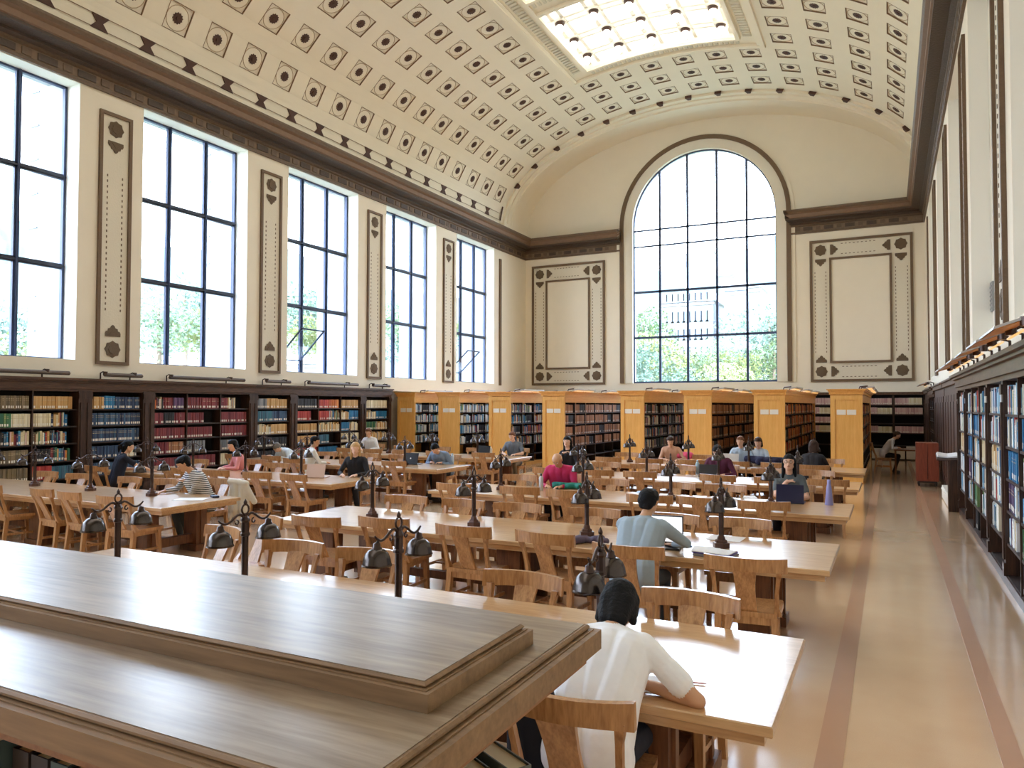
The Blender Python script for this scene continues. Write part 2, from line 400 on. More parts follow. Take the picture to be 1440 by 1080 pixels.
for i in range(5):
    for j in range(4):
        t = MB(); t.box(xs[i], GY, zs[j], xs[i+1], GY+.006, zs[j+1]); obj('pane', t, GLASS, W)
    a, b = xs[i], xs[i+1]; t = MB(); pl = [(a, zs[4])]
    for k in range(7):
        x = a+(b-a)*k/6; pl.append((x, max(zs[4]+.01, CZ+sqrt(max(0, RO*RO-(x-CX)**2)))))
    pl.append((b, zs[4]))
    t.prism([(x, z) for x, z in pl], Matrix(((1, 0, 0, 0), (0, 0, 1, GY), (0, 1, 0, 0), (0, 0, 0, 1))), .006); obj('pane', t, GLASS, W)
portal((CX, GY+.1, 7.0), (-pi/2, 0, 0), 6.2, 11.5)

# ------------------------------------------------------------------ cornices
PROF = [(0, 9.33), (.06, 9.33), (.06, 9.40), (.03, 9.42), (.03, 9.63), (.08, 9.66), (.08, 9.71), (.18, 9.76), (.18, 9.82), (.46, 9.86), (.46, 9.92), (.50, 9.94), (.50, 10.08), (.58, 10.13), (.62, 10.20), (.62, 10.26), (0, 10.34)]
PMI = [2, 2, 2, 0, 2, 2, 1, 1, 1, 1, 3, 3, 3, 2, 2, 2]
def cornice(b, side):
    for i in range(len(PROF)-1):
        (p0, z0), (p1, z1) = PROF[i], PROF[i+1]
        if side == 'L': q = [(XL+p0, YB, z0), (XL+p0, YE-p0, z0), (XL+p1, YE-p1, z1), (XL+p1, YB, z1)]
        elif side == 'R': q = [(XR-p0, YE-p0, z0), (XR-p0, YB, z0), (XR-p1, YB, z1), (XR-p1, YE-p1, z1)]
        elif side == 'EL': q = [(XL+p0, YE-p0, z0), (CX-3.78, YE-p0, z0), (CX-3.78+p1*.4, YE-p1, z1), (XL+p1, YE-p1, z1)]
        else: q = [(CX+3.78, YE-p0, z0), (XR-p0, YE-p0, z0), (XR-p1, YE-p1, z1), (CX+3.78-p1*.4, YE-p1, z1)]
        b.add(q, [(0, 1, 2, 3)], PMI[i])
    if side in ('EL', 'ER'):
        x = CX-3.78 if side == 'EL' else CX+3.78; sg = 1 if side == 'EL' else -1
        vs = [(x+sg*p*.4, YE-p, z) for p, z in PROF]; b.add(vs, [tuple(range(len(vs)))], 1)
CM = [FRIEZE, CORD, CORN, CORL]
for i, sd in enumerate(('L', 'R', 'EL', 'ER')):
    b = MB(); cornice(b, sd); o = struct('trim_%d' % (5+i), b, CM)
    dn = MB()
    # dentil-like frieze ornaments
    if sd in 'LR':
        y = 2.0; k = 0
        while y < YE-.4:
            wd = .42 if k % 2 else .2
            if sd == 'L': dn.box(XL+.03, y, 9.45, XL+.055, y+wd, 9.6, k % 2)
            else: dn.box(XR-.055, y, 9.45, XR-.03, y+wd, 9.6, k % 2)
            y += wd+.13; k += 1
    else:
        x0, x1 = (XL+.2, CX-3.95) if sd == 'EL' else (CX+3.95, XR-.2)
        x = x0; k = 0
        while x < x1-.3:
            wd = .36 if k % 2 else .18; dn.box(x, YE-.055, 9.45, x+wd, YE-.03, 9.6, k % 2); x += wd+.13; k += 1
    obj('frieze_ornament', dn, [CORN, CORD], o)

# ------------------------------------------------------------------ ornamental wall panels
def octo(r, n=8, q=.86): return [(r*(1 if k % 2 == 0 else q)*cos(pi*k/n), r*(1 if k % 2 == 0 else q)*sin(pi*k/n)) for k in range(2*n)]
def palm(r): return [(r*x, r*y) for x, y in ((-1, 0), (1, 0), (1.02, .35), (.9, .62), (.68, .66), (.62, .95), (.35, 1.02), (.2, 1.3), (0, 1.42), (-.2, 1.3), (-.35, 1.02), (-.62, .95), (-.68, .66), (-.9, .62), (-1.02, .35))]
def frame_mb(x0, z0, x1, z1, w, t):
    b = MB()
    for (a, c, d, e) in ((x0, z0, x1, z0+w), (x0, z1-w, x1, z1), (x0, z0+w, x0+w, z1-w), (x1-w, z0+w, x1, z1-w)):
        b.hexa([(a, 0, c), (d, 0, c), (d, 0, e), (a, 0, e)][::1], [(a+.0, -t, c), (d, -t, c), (d, -t, e), (a, -t, e)])
    return b
ROSM = MB(); ROSM.prism(octo(1.0), Matrix.Rotation(pi/2, 4, 'X'), .18); ROSM.prism(octo(.55), Matrix.Rotation(pi/2, 4, 'X'), .3)
ROSM = ROSM.mesh('rosette', ORNB)
PALM = MB(); PALM.prism(palm(1.0), Matrix.Rotation(pi/2, 4, 'X'), .16); PALM.prism([(x*.5, y*.55) for x, y in palm(1.0)], Matrix.Rotation(pi/2, 4, 'X'), .26); PALM = PALM.mesh('palmette', ORNB)
def put(me, name, par, x, z, s, rot=0):
    o = bpy.data.objects.new(name, me); C.objects.link(o); o.parent = par; o.location = (x, -.02, z); o.scale = (s, s*.35, s); o.rotation_euler = (0, rot, 0)
def strip_panel(nm, M, w, z0, z1):
    """tall narrow panel; local x across, z up, -y towards the room"""
    e = sempty(nm); e.matrix_world = M
    b = MB(); b.box(.07, -.012, z0+.07, w-.07, 0, z1-.07); obj('panel_field', b, LIGHTPL, e)
    obj('panel_frame', frame_mb(0, z0, w, z1, .075, .06), BAND, e)
    b = MB(); n = int((z1-z0-2.6)/.13)
    for k in range(n):
        zz = z0+1.25+.13*k
        for xx in (w*.27, w*.73): b.box(xx-.012, -.02, zz, xx+.012, -.012, zz+.055)
    obj('bead_row', b, BAND, e)
    c = w/2
    for z in (z0+.36, z1-.36): put(ROSM, 'rosette', e, c, z, .2)
    put(PALM, 'palmette', e, c, z0+.66, .19); put(PALM, 'palmette', e, c, z1-.66, .19, pi)
    return e
ti = 9
for k in range(6):
    y0 = (9.25-4.22+4.22*k)*S; y1 = y0+.70*S
    if k == 5: y0, y1 = 26.05*S, 26.3*S
    for side in 'LR':
        if side == 'L': M = Matrix.Translation((XL, y1, 0)) @ Matrix.Rotation(-pi/2, 4, 'Z') @ Matrix.Scale(-1, 4, (1, 0, 0)) if False else Matrix.Translation((XL, y0, 0)) @ Matrix.Rotation(pi/2, 4, 'Z')
        else: M = Matrix.Translation((XR, y1, 0)) @ Matrix.Rotation(-pi/2, 4, 'Z')
        if k == 5:
            e = sempty('trim_%d' % ti); e.matrix_world = M; b = MB(); b.box(.03, -.05, 2.6*S, .22, 0, 7.65*S); obj('panel_frame', b, BAND, e)
        else: strip_panel('trim_%d' % ti, M, y1-y0, 2.6*S, 7.64*S)
        ti += 1
def big_panel(nm, x0, x1, z0, z1):
    e = sempty(nm); e.location = (x0, YE, 0); w = x1-x0
    b = MB(); b.box(.08, -.015, z0+.08, w-.08, 0, z1-.08); obj('panel_field', b, LIGHTPL, e)
    obj('panel_frame', frame_mb(0, z0, w, z1, .1, .07), BAND, e)
    i0 = .75; j0 = .76
    b = MB(); b.box(i0+.05, -.03, z0+j0+.05, w-i0-.05, -.016, z1-j0-.05); obj('panel_field', b, CREAM, e)
    obj('panel_frame', frame_mb(i0, z0+j0, w-i0, z1-j0, .085, .08), BAND, e)
    b = MB()
    n = int((z1-z0-2.4)/.15)
    for k in range(n):
        zz = z0+1.2+.15*k
        for xx in (.2, .62, w-.2, w-.62): b.box(xx-.014, -.022, zz, xx+.014, -.015, zz+.07)
    for k in range(int((w-2.4)/.15)):
        xx = 1.2+.15*k
        for zz in (z0+.2, z0+.62, z1-.2, z1-.62): b.box(xx, -.022, zz-.014, xx+.07, -.015, zz+.014)
    obj('bead_row', b, BAND, e)
    for X, sx in ((.42, 1), (w-.42, -1)):
        for Z, sz in ((z0+.42, 1), (z1-.42, -1)):
            put(ROSM, 'rosette', e, X, Z, .24)
            put(PALM, 'palmette', e, X, Z+sz*.37, .21, 0 if sz > 0 else pi)
            put(PALM, 'palmette', e, X+sx*.37, Z, .21, pi/2 if sx > 0 else -pi/2)
big_panel('trim_%d' % ti, -13.5*S, -10.24*S, 2.66*S, 7.7*S); ti += 1
big_panel('trim_%d' % ti, -2.5*S, .76*S, 2.66*S, 7.7*S); ti += 1

# ------------------------------------------------------------------ vault
VA, VB, VZ = 8.867, 4.55, 10.605
def T(x): return math.asin(max(-1, min(1, x/VA)))
def V(x, y, off=0, da=0, db=0):
    t = T(x); return (CX+(VA+off+da)*sin(t), y, VZ+(VB+off+db)*cos(t))
colx = [.62, 1.84, 3.07, 4.28, 5.50, 6.68, 7.72, 8.50]
hw = [.35*cos(T(c)) if 0 else .35 for c in colx]
edge = [0, 1.23, 2.455, 3.675, 4.89, 6.09, 7.22, 8.13, 8.745]
ROW0, DY = 30.1, 1.243
def slope(x):  # dx per unit arc length
    t = T(x); c, s = VA*cos(t), VB*sin(t); return c/math.hypot(c, s)
cs = [(c-.35*slope(c), c+.35*slope(c)) for c in colx]
vm = MB()
def patch(b, x0, x1, y0, y1, n=2, off=0, mi=0, sm=True):
    vs = []; 
    for k in range(n+1):
        x = x0+(x1-x0)*k/n; vs += [V(x, y0, off), V(x, y1, off)]
    b.add(vs, [(2*k, 2*k+1, 2*k+3, 2*k+2) for k in range(n)], mi, sm)
NR = 35
coffs = []
for r in range(NR):
    yc = ROW0-DY*r; ya, yb = yc-DY/2, yc+DY/2
    for sg in (-1, 1):
        for c in range(8):
            if r >= 3 and c < 3: continue
            e0, e1 = edge[c]*sg, edge[c+1]*sg; a, b = cs[c][0]*sg, cs[c][1]*sg
            patch(vm, e0, a, ya, yb, 1); patch(vm, b, e1, ya, yb, 1)
            patch(vm, a, b, ya, yc-.35, 1); patch(vm, a, b, yc+.35, yb, 1)
            coffs.append((sg*colx[c], yc, r, c, sg))
Y1 = ROW0+DY/2; Y0 = ROW0-DY*(NR-.5)
for sg in (-1, 1):
    for za in np.linspace(11.36, 10.605, 7)[:-1]:
        f_ = lambda z: VA*sqrt(max(0, 1-((z-VZ)/VB)**2))
        patch(vm, f_(za)*sg, f_(za-.1258)*sg, Y0, Y1, 1)
for k in range(40):
    x0 = -VA*cos(pi*k/40); x1 = -VA*cos(pi*(k+1)/40)
    patch(vm, x0, x1, Y1, 31.05, 1)
# skylight surround (rows 3 and on, |x|<3.675)
YS = ROW0-DY*2.5   # 26.99
SK = [(21.95, 26.35), (16.6, 21.0), (11.25, 15.65), (5.9, 10.3), (.55, 4.95), (-4.8, -.4), (-10.15, -5.75)]
ybr = [YS]+[v for a, b in SK for v in (b, a)]+[Y0]
for k in range(0, len(ybr), 2):
    for j in range(6): patch(vm, -2.8+5.6*j/6, -2.8+5.6*(j+1)/6, ybr[k+1], ybr[k], 1, .05)
for sg in (-1, 1):
    patch(vm, 2.8*sg, 3.675*sg, Y0, YS, 2, .05)
vault = struct('ceiling', vm, CEIL)
# end rings and cove
er = MB()
rings = [(Y1-.2, .03), (31.05, .03), (31.05, -.10), (31.3, -.10), (31.3, -.16), (31.5, -.2), (31.52, -.27), (31.7, -.27), (31.7, -.22), (32.4, -.19), (YE, -.25)]
NV = 60
for i in range(len(rings)-1):
    (ya, oa), (yb, ob) = rings[i], rings[i+1]
    vs = []
    for k in range(NV+1):
        x = -VA*cos(pi*k/NV); vs += [V(x, ya, oa), V(x, yb, ob)]
    er.add(vs, [(2*k, 2*k+1, 2*k+3, 2*k+2) for k in range(NV)], 0, abs(ya-yb) > .3)
er.box(XL-.6, 30.7, 10.3, CX-VA+.275, YE+.3, 10.68); er.box(CX+VA-.275, 30.7, 10.3, XR+.6, YE+.3, 10.68)
obj('end_cove', er, CEIL, vault)
sh_ = MB(); vs = []
for k in range(31):
    x = -VA*cos(pi*k/30); vs += [V(x, YB-.3, .75), V(x, YE+.45, .75)]
sh_.add(vs, [(2*k, 2*k+1, 2*k+3, 2*k+2) for k in range(30)])
obj('sky_leak_shell', sh_, STONE, vault)  # unseen shell added over the vault to stop sky light leaking in
# skylight mouldings
sk = MB()
def vbar(b, x0, x1, y0, y1, o0, o1, mi=0, n=1):
    for k in range(n):
        u0, u1 = x0+(x1-x0)*k/n, x0+(x1-x0)*(k+1)/n
        b.hexa([V(u0, y0, o0), V(u1, y0, o0), V(u1, y1, o0), V(u0, y1, o0)], [V(u0, y0, o1), V(u1, y0, o1), V(u1, y1, o1), V(u0, y1, o1)], mi)
for sg in (-1, 1):
    vbar(sk, 3.5*sg, 3.68*sg, Y0, YS+.06, -.07, .06); vbar(sk, 3.4*sg, 3.5*sg, Y0, YS, -.03, .06)
    vbar(sk, 2.78*sg, 2.92*sg, Y0, YS-.6, -.06, .1)
vbar(sk, -3.68, 3.68, YS-.08, YS+.06, -.07, .06, n=10)
for a, b in SK:
    for y in (a-.12, b): vbar(sk, -2.9, 2.9, y, y+.12, -.06, .1, n=8)
obj('skylight_moulding', sk, CEIL, vault)
od = MB()
for y in np.arange(8.0, YS-.7, .18):
    for sg in (-1, 1): vbar(od, 3.02*sg, 3.3*sg, y, y+.1, 0, .05)
for a, b in SK:
    for x in np.arange(-2.7, 2.7, .18): vbar(od, x, x+.1, b+.18, b+.46, 0, .05)
o = obj('guilloche_relief', od, LIGHTPL, vault); o['kind'] = 'stuff'
skn = 11
glob = MB(); glob.lathe([(0.001, -.36), (.09, -.33), (.13, -.24), (.12, -.14), (.08, -.08)], n=14); GLOB = glob.mesh('globe', emit('lit_globe', (1, .96, .88, 1), 2.6))
coll = MB(); coll.lathe([(.10, -.12), (.15, -.10), (.17, 0), (.17, .05)], n=16); COLL = coll.mesh('collar', plain('globe_collar', srgb(72, 52, 44), .5))
LAMPX = [-2.4, -1.2, 0, 1.2, 2.4]
for si, (a, b) in enumerate(SK):
    W = sempty('window_%d' % skn); skn += 1
    D = .32
    sh = MB()
    for (u0, u1) in ((-2.80, -2.77), (2.77, 2.80)): vbar(sh, u0, u1, a+.012, b-.012, .01, D-.004)
    for y in (a-.02, b-.012): vbar(sh, -2.79, 2.79, y, y+.032, .01, D-.004, n=8)
    obj('skylight_shaft', sh, CREAM2, W)
    ys = [a]+[b-.85-1.28*k for k in (2, 1, 0)]+[b]
    ny = len(ys)-1
    xs_ = []
    for lx in LAMPX: xs_ += [lx-.17, lx+.17]
    xs_ = [-2.79]+xs_+[2.79]
    bm_ = MB()
    for x in xs_[1:-1]: vbar(bm_, x-.06, x+.06, a, b, D-.16, D)
    for y in ys[1:-1]:
        vbar(bm_, -2.79, 2.79, y-.20, y-.10, D-.18, D, n=8); vbar(bm_, -2.79, 2.79, y+.10, y+.20, D-.18, D, n=8)
        for lx in LAMPX: vbar(bm_, lx-.215, lx+.215, y-.215, y+.215, D-.22, D-.002)
    obj('skylight_bars', bm_, CREAM2, W)
    for i in range(len(xs_)-1):
        for j in range(ny):
            t = MB(); vbar(t, xs_[i], xs_[i+1], ys[j], ys[j+1], D, D+.01); obj('pane', t, PANE, W)
    nm = '%s skylight from the arched window' % ORD[si]
    for yi, y in enumerate(ys[1:-1]):
        for xi, lx in enumerate(LAMPX):
            pz = V(lx, y, D-.2); q = proj(pz)
            if si > 2: continue
            g = thing('pendant_globe', 'white globe light with dark collar, %s from the left, in the %s crossing row from the camera of the %s' % (ORD[xi], ORD[yi], nm), 'ceiling light', pz, 0, 'globe lights under the skylights')
            g['label'] = 'white ceiling globe, %s from left in %s cross row, %s' % (ORD[xi], ('near', 'middle', 'far')[yi], nm)
            obj('globe', GLOB, None, g); obj('collar', COLL, None, g)
# coffers
def coffer_mesh():
    b = MB(); h = .35; d = .05
    # recess walls, floor plate, dark outline bead, round dish
    for (x0, y0, x1, y1) in ((-h, -h, h, -h+.016), (-h, h-.016, h, h), (-h, -h, -h+.016, h), (h-.016, -h, h, h)): b.box(x0, y0, -.004, x1, y1, .035, 1)
    b.box(-h-.06, -h-.06, .035, h+.06, h+.06, .04, 0)
    for (x0, y0, x1, y1) in ((-h-.06, -h-.06, h+.06, -h), (-h-.06, h, h+.06, h+.06), (-h-.06, -h, -h, h), (h, -h, h+.06, h)): b.box(x0, y0, .012, x1, y1, .016, 0)
    ring = []
    n = 20
    for r, z in ((.322, .035), (.312, .022), (.30, .035)):
        ring.append([(r*cos(2*pi*k/n), r*sin(2*pi*k/n), z) for k in range(n)])
    vs = sum(ring, []); b.add(vs, [(i*n+k, i*n+(k+1) % n, (i+1)*n+(k+1) % n, (i+1)*n+k) for i in range(2) for k in range(n)], 2)
    return b.mesh('coffer', [COFFACE, COFLINE, plain('coffer_ring', srgb(188, 168, 140), .8)])
def ros_mesh():
    b = MB(); poly = [(.15*(1 if k % 2 else .82)*cos(pi*k/12), .15*(1 if k % 2 else .82)*sin(pi*k/12)) for k in range(24)]
    b.prism(poly, MX(0, 0, .02), .03); b.prism([(x*.4, y*.4) for x, y in poly[::2]], MX(0, 0, .0), .03); return b.mesh('rosette', ROS)
COF, ROM = coffer_mesh(), ros_mesh()
def cof_matrix(x, y):
    t = T(x); p = V(x, y); tx = Vector((VA*cos(t), 0, -VB*sin(t))).normalized()
    ty = Vector((0, 1, 0)); tz = tx.cross(ty)  # outward normal
    # pull to the chord
    a = V(x-.35*slope(x), y); b = V(x+.35*slope(x), y)
    mid = (Vector(a)+Vector(b))/2
    M = Matrix.Identity(4); M.col[0][:3] = tx; M.col[1][:3] = ty; M.col[2][:3] = tz; M.translation = mid
    return M
rank = []
for (x, y, r, c, sg) in coffs:
    q = proj(V(x, y))
    vis = q is not None and -25 < q[0] < 1465 and -25 < q[1] < 500
    rank.append((0 if vis else 1, q[2] if q else 99, x, y))
rank.sort()
rest = MB()
for i, (hid, dpt, x, y) in enumerate(rank):
    M = cof_matrix(x, y)
    if not hid and i < 300:
        o = bpy.data.objects.new('coffer', COF); C.objects.link(o); o.parent = vault; o.matrix_local = M
        s = bpy.data.objects.new('rosette', ROM); C.objects.link(s); s.parent = o
    else:
        for me, k in ((COF, 0), (ROM, 3)):
            vs = [M @ v.co for v in me.vertices]
            for pl in me.polygons: pass
            bs = len(rest.v); rest.v += [tuple(v) for v in vs]
            for pl in me.polygons: rest.f.append([bs+q for q in pl.vertices]); rest.mi.append(pl.material_index+k); rest.sm.append(False)
o = obj('coffer_field', rest, [COFFACE, COFLINE, MATS['coffer_ring'], ROS], vault); o['kind'] = 'stuff'
# border of lozenges and crosses above the side cornices, and clips on the end rib
lz = MB(); XB0, XB1 = 8.70, 8.80
def lozz(b, sg):
    def P(u, y, off=-.03):  # u in 0..1 across band between z levels
        z0_, z1_ = 10.80, 11.12
        z = z0_+(z1_-z0_)*u; c = (z-VZ)/VB; t = math.acos(c)
        return (CX+sg*(VA+off)*sin(t), y, VZ+(VB+off)*cos(t))
    for r in range(NR):
        y = ROW0-DY*r-DY/2 if r < NR else 0
        for (ya, yb) in ((y-.16, y+.16),):
            poly = [(0, ya-.06), (.5, ya+.08), (1, ya-.06), (1, yb+.06), (.5, yb-.08), (0, yb+.06)]
            b.add([P(u, v) for u, v in poly]+[P(u, v, 0) for u, v in poly], [tuple(range(6)), tuple(range(11, 5, -1))]+[(k, 6+k, 6+(k+1) % 6, (k+1) % 6) for k in range(6)], 0)
        for u in (.04, .96):
            b.add([P(u-.03, y+.1), P(u+.03, y+.1), P(u+.03, y+DY-.1), P(u-.03, y+DY-.1)], [(0, 1, 2, 3)], 1)
    b.add([P(0, Y1-.05), P(2.0, Y1-.05), P(2.0, Y1+.08), P(0, Y1+.08)], [(0, 1, 2, 3)], 0)
lozz(lz, -1); lozz(lz, 1)
obj('lozenge_border', lz, [ROS, COFLINE], vault)
cl = MB()
for sg in (-1, 1):
    for c in range(8):
        x = edge[c]*sg
        if c == 0 and sg < 0: continue
        d = .14*slope(abs(x)); cl.hexa([V(x-d, 30.95, -.11), V(x+d, 30.95, -.11), V(x+d*.5, 31.2, -.11), V(x-d*.5, 31.2, -.11)], [V(x-d, 30.95, .02), V(x+d, 30.95, .02), V(x+d*.5, 31.2, -.09), V(x-d*.5, 31.2, -.09)])
obj('rib_clip', cl, ROS, vault)

# ------------------------------------------------------------------ books
BOOKS = []      # (origin, u, n, thick, height, depth, colour, label flag, shelf text, group)
def palette(name):
    P = {
     'tan': [(200, 158, 98), (206, 168, 112), (190, 146, 88)], 'cream': [(224, 212, 178), (212, 198, 160), (232, 224, 200)],
     'navy': [(52, 74, 104), (44, 60, 92), (60, 92, 124)], 'teal': [(60, 120, 140), (70, 104, 128), (48, 92, 116)],
     'maroon': [(122, 46, 52), (134, 54, 58), (110, 44, 54)], 'red': [(176, 60, 52), (196, 80, 62), (160, 44, 44)],
     'blue': [(40, 118, 168), (52, 130, 176), (36, 104, 152)], 'black': [(38, 38, 44), (52, 52, 58), (30, 30, 34)],
     'olive': [(120, 104, 76), (108, 96, 78), (134, 116, 90)], 'grey': [(126, 128, 132), (98, 104, 112), (150, 150, 150)],
     'pink': [(206, 168, 164), (216, 186, 180), (192, 150, 150)], 'brown': [(150, 100, 66), (172, 118, 80), (132, 86, 58)],
     'orange': [(206, 116, 50), (220, 140, 66), (184, 92, 44)], 'purple': [(86, 56, 96), (70, 50, 88), (104, 72, 110)],
     'green': [(46, 100, 74), (70, 120, 84), (120, 150, 96)]}
    if name == 'mix': return sum((P[k] for k in P), [])+P['cream']*2+P['blue']
    if name == 'warm': return P['orange']*2+P['brown']+P['tan']+P['red']+P['cream'][:2]
    if name == 'cool': return P['blue']+P['teal']+P['cream']+[(236, 238, 240), (240, 240, 232), (250, 250, 250), (170, 206, 226), (120, 176, 210)]*3+P['grey']+P['purple'][:1]+P['red'][:1]+P['green'][2:]
    if name == 'browns': return P['brown']+[(190, 140, 98), (176, 124, 86)]
    if name == 'pale': return P['cream']+P['tan']+P['grey'][2:]
    return P[name]
COLN = {'tan': 'tan', 'cream': 'cream', 'navy': 'navy blue', 'teal': 'teal', 'maroon': 'maroon', 'red': 'red', 'blue': 'bright blue', 'black': 'black', 'olive': 'olive brown', 'grey': 'grey', 'pink': 'pale pink', 'brown': 'brown', 'mix': 'mixed', 'warm': 'orange-brown', 'cool': 'blue and white', 'orange': 'orange', 'browns': 'brown', 'purple': 'purple', 'green': 'green', 'pale': 'cream and tan'}
def cname(c):
    best = min(((sum((a-b)**2 for a, b in zip(c, q)), k) for k in ('tan', 'cream', 'navy', 'teal', 'maroon', 'red', 'blue', 'black', 'olive', 'grey', 'pink', 'brown', 'orange', 'purple', 'green') for q in palette(k)))
    return COLN[best[1]]
def shelf(o, u, n, width, pals, h=.27, tmin=.028, tmax=.05, fill=1.0, where='', uniform=False, dep=.17, lab=.8):
    """fill one shelf from its left end: o origin (left, front edge), u along, n towards the viewer"""
    x = .01; seg = 0; segs = pals if isinstance(pals, list) else [pals]
    lens = [width*fill/len(segs)]*len(segs); k = 0; lim = 0
    for si, sname in enumerate(segs):
        lim += lens[si]; P = palette(sname) if sname else None
        if P is None: x = lim; continue
        hb = h*R_.uniform(.9, 1.0); same = sname not in ('mix', 'cool', 'warm', 'pale')
        tb = R_.uniform(tmin, tmax)
        while True:
            t = tb*R_.uniform(.92, 1.08) if same else R_.uniform(tmin*.7, tmax*1.15)
            if x+t > lim-.005: break
            hh = hb*R_.uniform(.98, 1.0) if same else h*R_.uniform(.72, 1.02)
            c = R_.choice(P); dd = R_.uniform(0, .02)
            BOOKS.append((tuple(o[i]+u[i]*x-n[i]*dd for i in range(3)), u, n, t-.003, hh, dep, c, R_.random() < lab, where))
            x += t
# ------------------------------------------------------------------ wall bookcases
SHZ = [2.01, 1.635, 1.26, .885, .50, .12]
def wall_case(xf, sg, ya, yb, divs, nm, label, pal, near_tags, lampspan, wdesc, hshelf=.30, tmax=.05):
    """bookcase on a side wall; face at xf, sg=+1 looks towards +x"""
    D = .30; e = thing(nm, label, 'bookcase', (xf, (ya+yb)/2, 0), 0)
    X = lambda d: -sg*d   # depth into the wall, local
    h = (yb-ya)/2
    def bx(name, d0, y0, z0, d1, y1, z1, mat, **k):
        a, b = sorted((X(d0), X(d1))); m = MB(); m.box(a, y0, z0, b, y1, z1); return obj(name, m, mat, e, **k)
    bx('back_panel', D, -h, 0, D+.02, h, 2.42, BLACKB)
    bx('plinth', -.01, -h, 0, D, h, .11, WALN)
    for s in (-1, 1):   # pilasters
        pw = .16 if sg > 0 else .07; pj = .035 if sg > 0 else .008
        m = MB(); a, b = sorted((X(-pj), X(D))); y0, y1 = (h-pw, h) if s > 0 else (-h, -h+pw)
        m.box(a, y0, .11, b, y1, 2.42); a, b = sorted((X(-pj-.02), X(-pj)))
        m.box(a, y0+pw*.25, .3, b, y1-pw*.25, 2.15); m.box(a, y0-.0, 2.24, b, y1, 2.36); m.box(a, y0, .11, b, y1, .26)
        obj('pilaster', m, WALN, e)
    ys = [-h+pw]+[d for d in divs]+[h-pw]
    for d in divs: bx('upright', .0, d-.015, .11, D, d+.015, 2.42, WALN)
    for z in SHZ:
        for i in range(len(ys)-1): bx('shelf', .01, ys[i], z-.03, D, ys[i+1], z, SHELF)
    m = MB()
    for (d, z0, z1) in ((-.02, 2.40, 2.46), (-.06, 2.46, 2.50), (-.05, 2.50, 2.60), (-.10, 2.60, 2.64), (-.15, 2.64, 2.69)):
        a, b = sorted((X(d), X(D))); m.box(a, -h, z0, b, h, z1)
    obj('cornice', m, WALNX, e)
    for zi, z in enumerate(SHZ):
        for i in range(len(ys)-1):
            p = pal(i, zi)
            if p is None: continue
            pl, fill = p
            w = ys[i+1]-ys[i]-.04
            yo = (ya+yb)/2+(ys[i+1]-.02 if sg < 0 else ys[i]+.02)
            # on the left wall the viewer's left is the near end
            o = (xf-sg*.02, yo, z); u = (0, 1 if sg > 0 else -1, 0)
            shelf(o, u, (sg, 0, 0), w, pl, hshelf, fill=fill, tmax=tmax, where='on the %s shelf of the %s' % (('top', 'second', 'third', 'fourth', 'fifth', 'lowest')[zi], wdesc+(', %s bay' % ('near', 'middle', 'far')[i] if len(ys) == 4 else '')))
    # picture-style lamp on top
    for (l0, l1) in lampspan:
        t = thing('shelf_lamp', '%s strip lamp above the %s%s' % ('bronze' if sg > 0 else 'grey', wdesc, '' if len(lampspan) == 1 else (', nearer one' if l0 == lampspan[0][0] else ', farther one')), 'lamp', (xf+sg*.16, (ya+yb)/2, 2.69))
        if sg > 0:
            m = MB(); m.tube([(0, l0, .10), (0, l1, .10)], .045, 8); m.box(-.05, l0, .085, .05, l1, .10); obj('shade', m, TRAYD, t)
        else:
            m = MB(); m.hexa([(-.24, l0, .07), (.05, l0, .17), (.05, l1, .17), (-.24, l1, .07)], [(-.235, l0, .095), (.055, l0, .195), (.055, l1, .195), (-.235, l1, .095)]); obj('shade', m, TRAY, t)
            m = MB(); m.hexa([(-.225, l0+.02, .068), (.04, l0+.02, .158), (.04, l1-.02, .158), (-.225, l1-.02, .068)], [(-.225, l0+.02, .074), (.04, l0+.02, .164), (.04, l1-.02, .164), (-.225, l1-.02, .074)]); obj('glow_plate', m, plain('painted_lamp_glow', srgb(236, 160, 70), .35), t)  # orange lamplight on the tray underside, put into this plate's colour
        m = MB(); m.tube([(0, l0+.03, .068), (0, l1-.03, .068)], .012, 6); obj('tube', m, LAMPON, t)
        for y in (l0+.02*(l1-l0), l0+.8*(l1-l0)):
            m = MB(); m.tube([(-sg*.17, y, 0), (-sg*.17, y, .14), (-sg*.08, y, .17), (0, y, .13)], .016, 6); m.tube([(-.0, y, .09), (0, y, .17)], .05, 8); obj('bracket', m, IRON, t)
    return e
def seq(rows, deflt='mix'):
    def f(i, zi):
        r = rows[min(zi, len(rows)-1)]; return r[i % len(r)]
    return f
F = lambda p, f=1.0: (p, f)
LEFT = [
 ('wide', 2.25+0, 5.50, None), ]
fac = XL+.06
wide = [(7.17-4.93*0+0.0, 10.46)]
cases = []
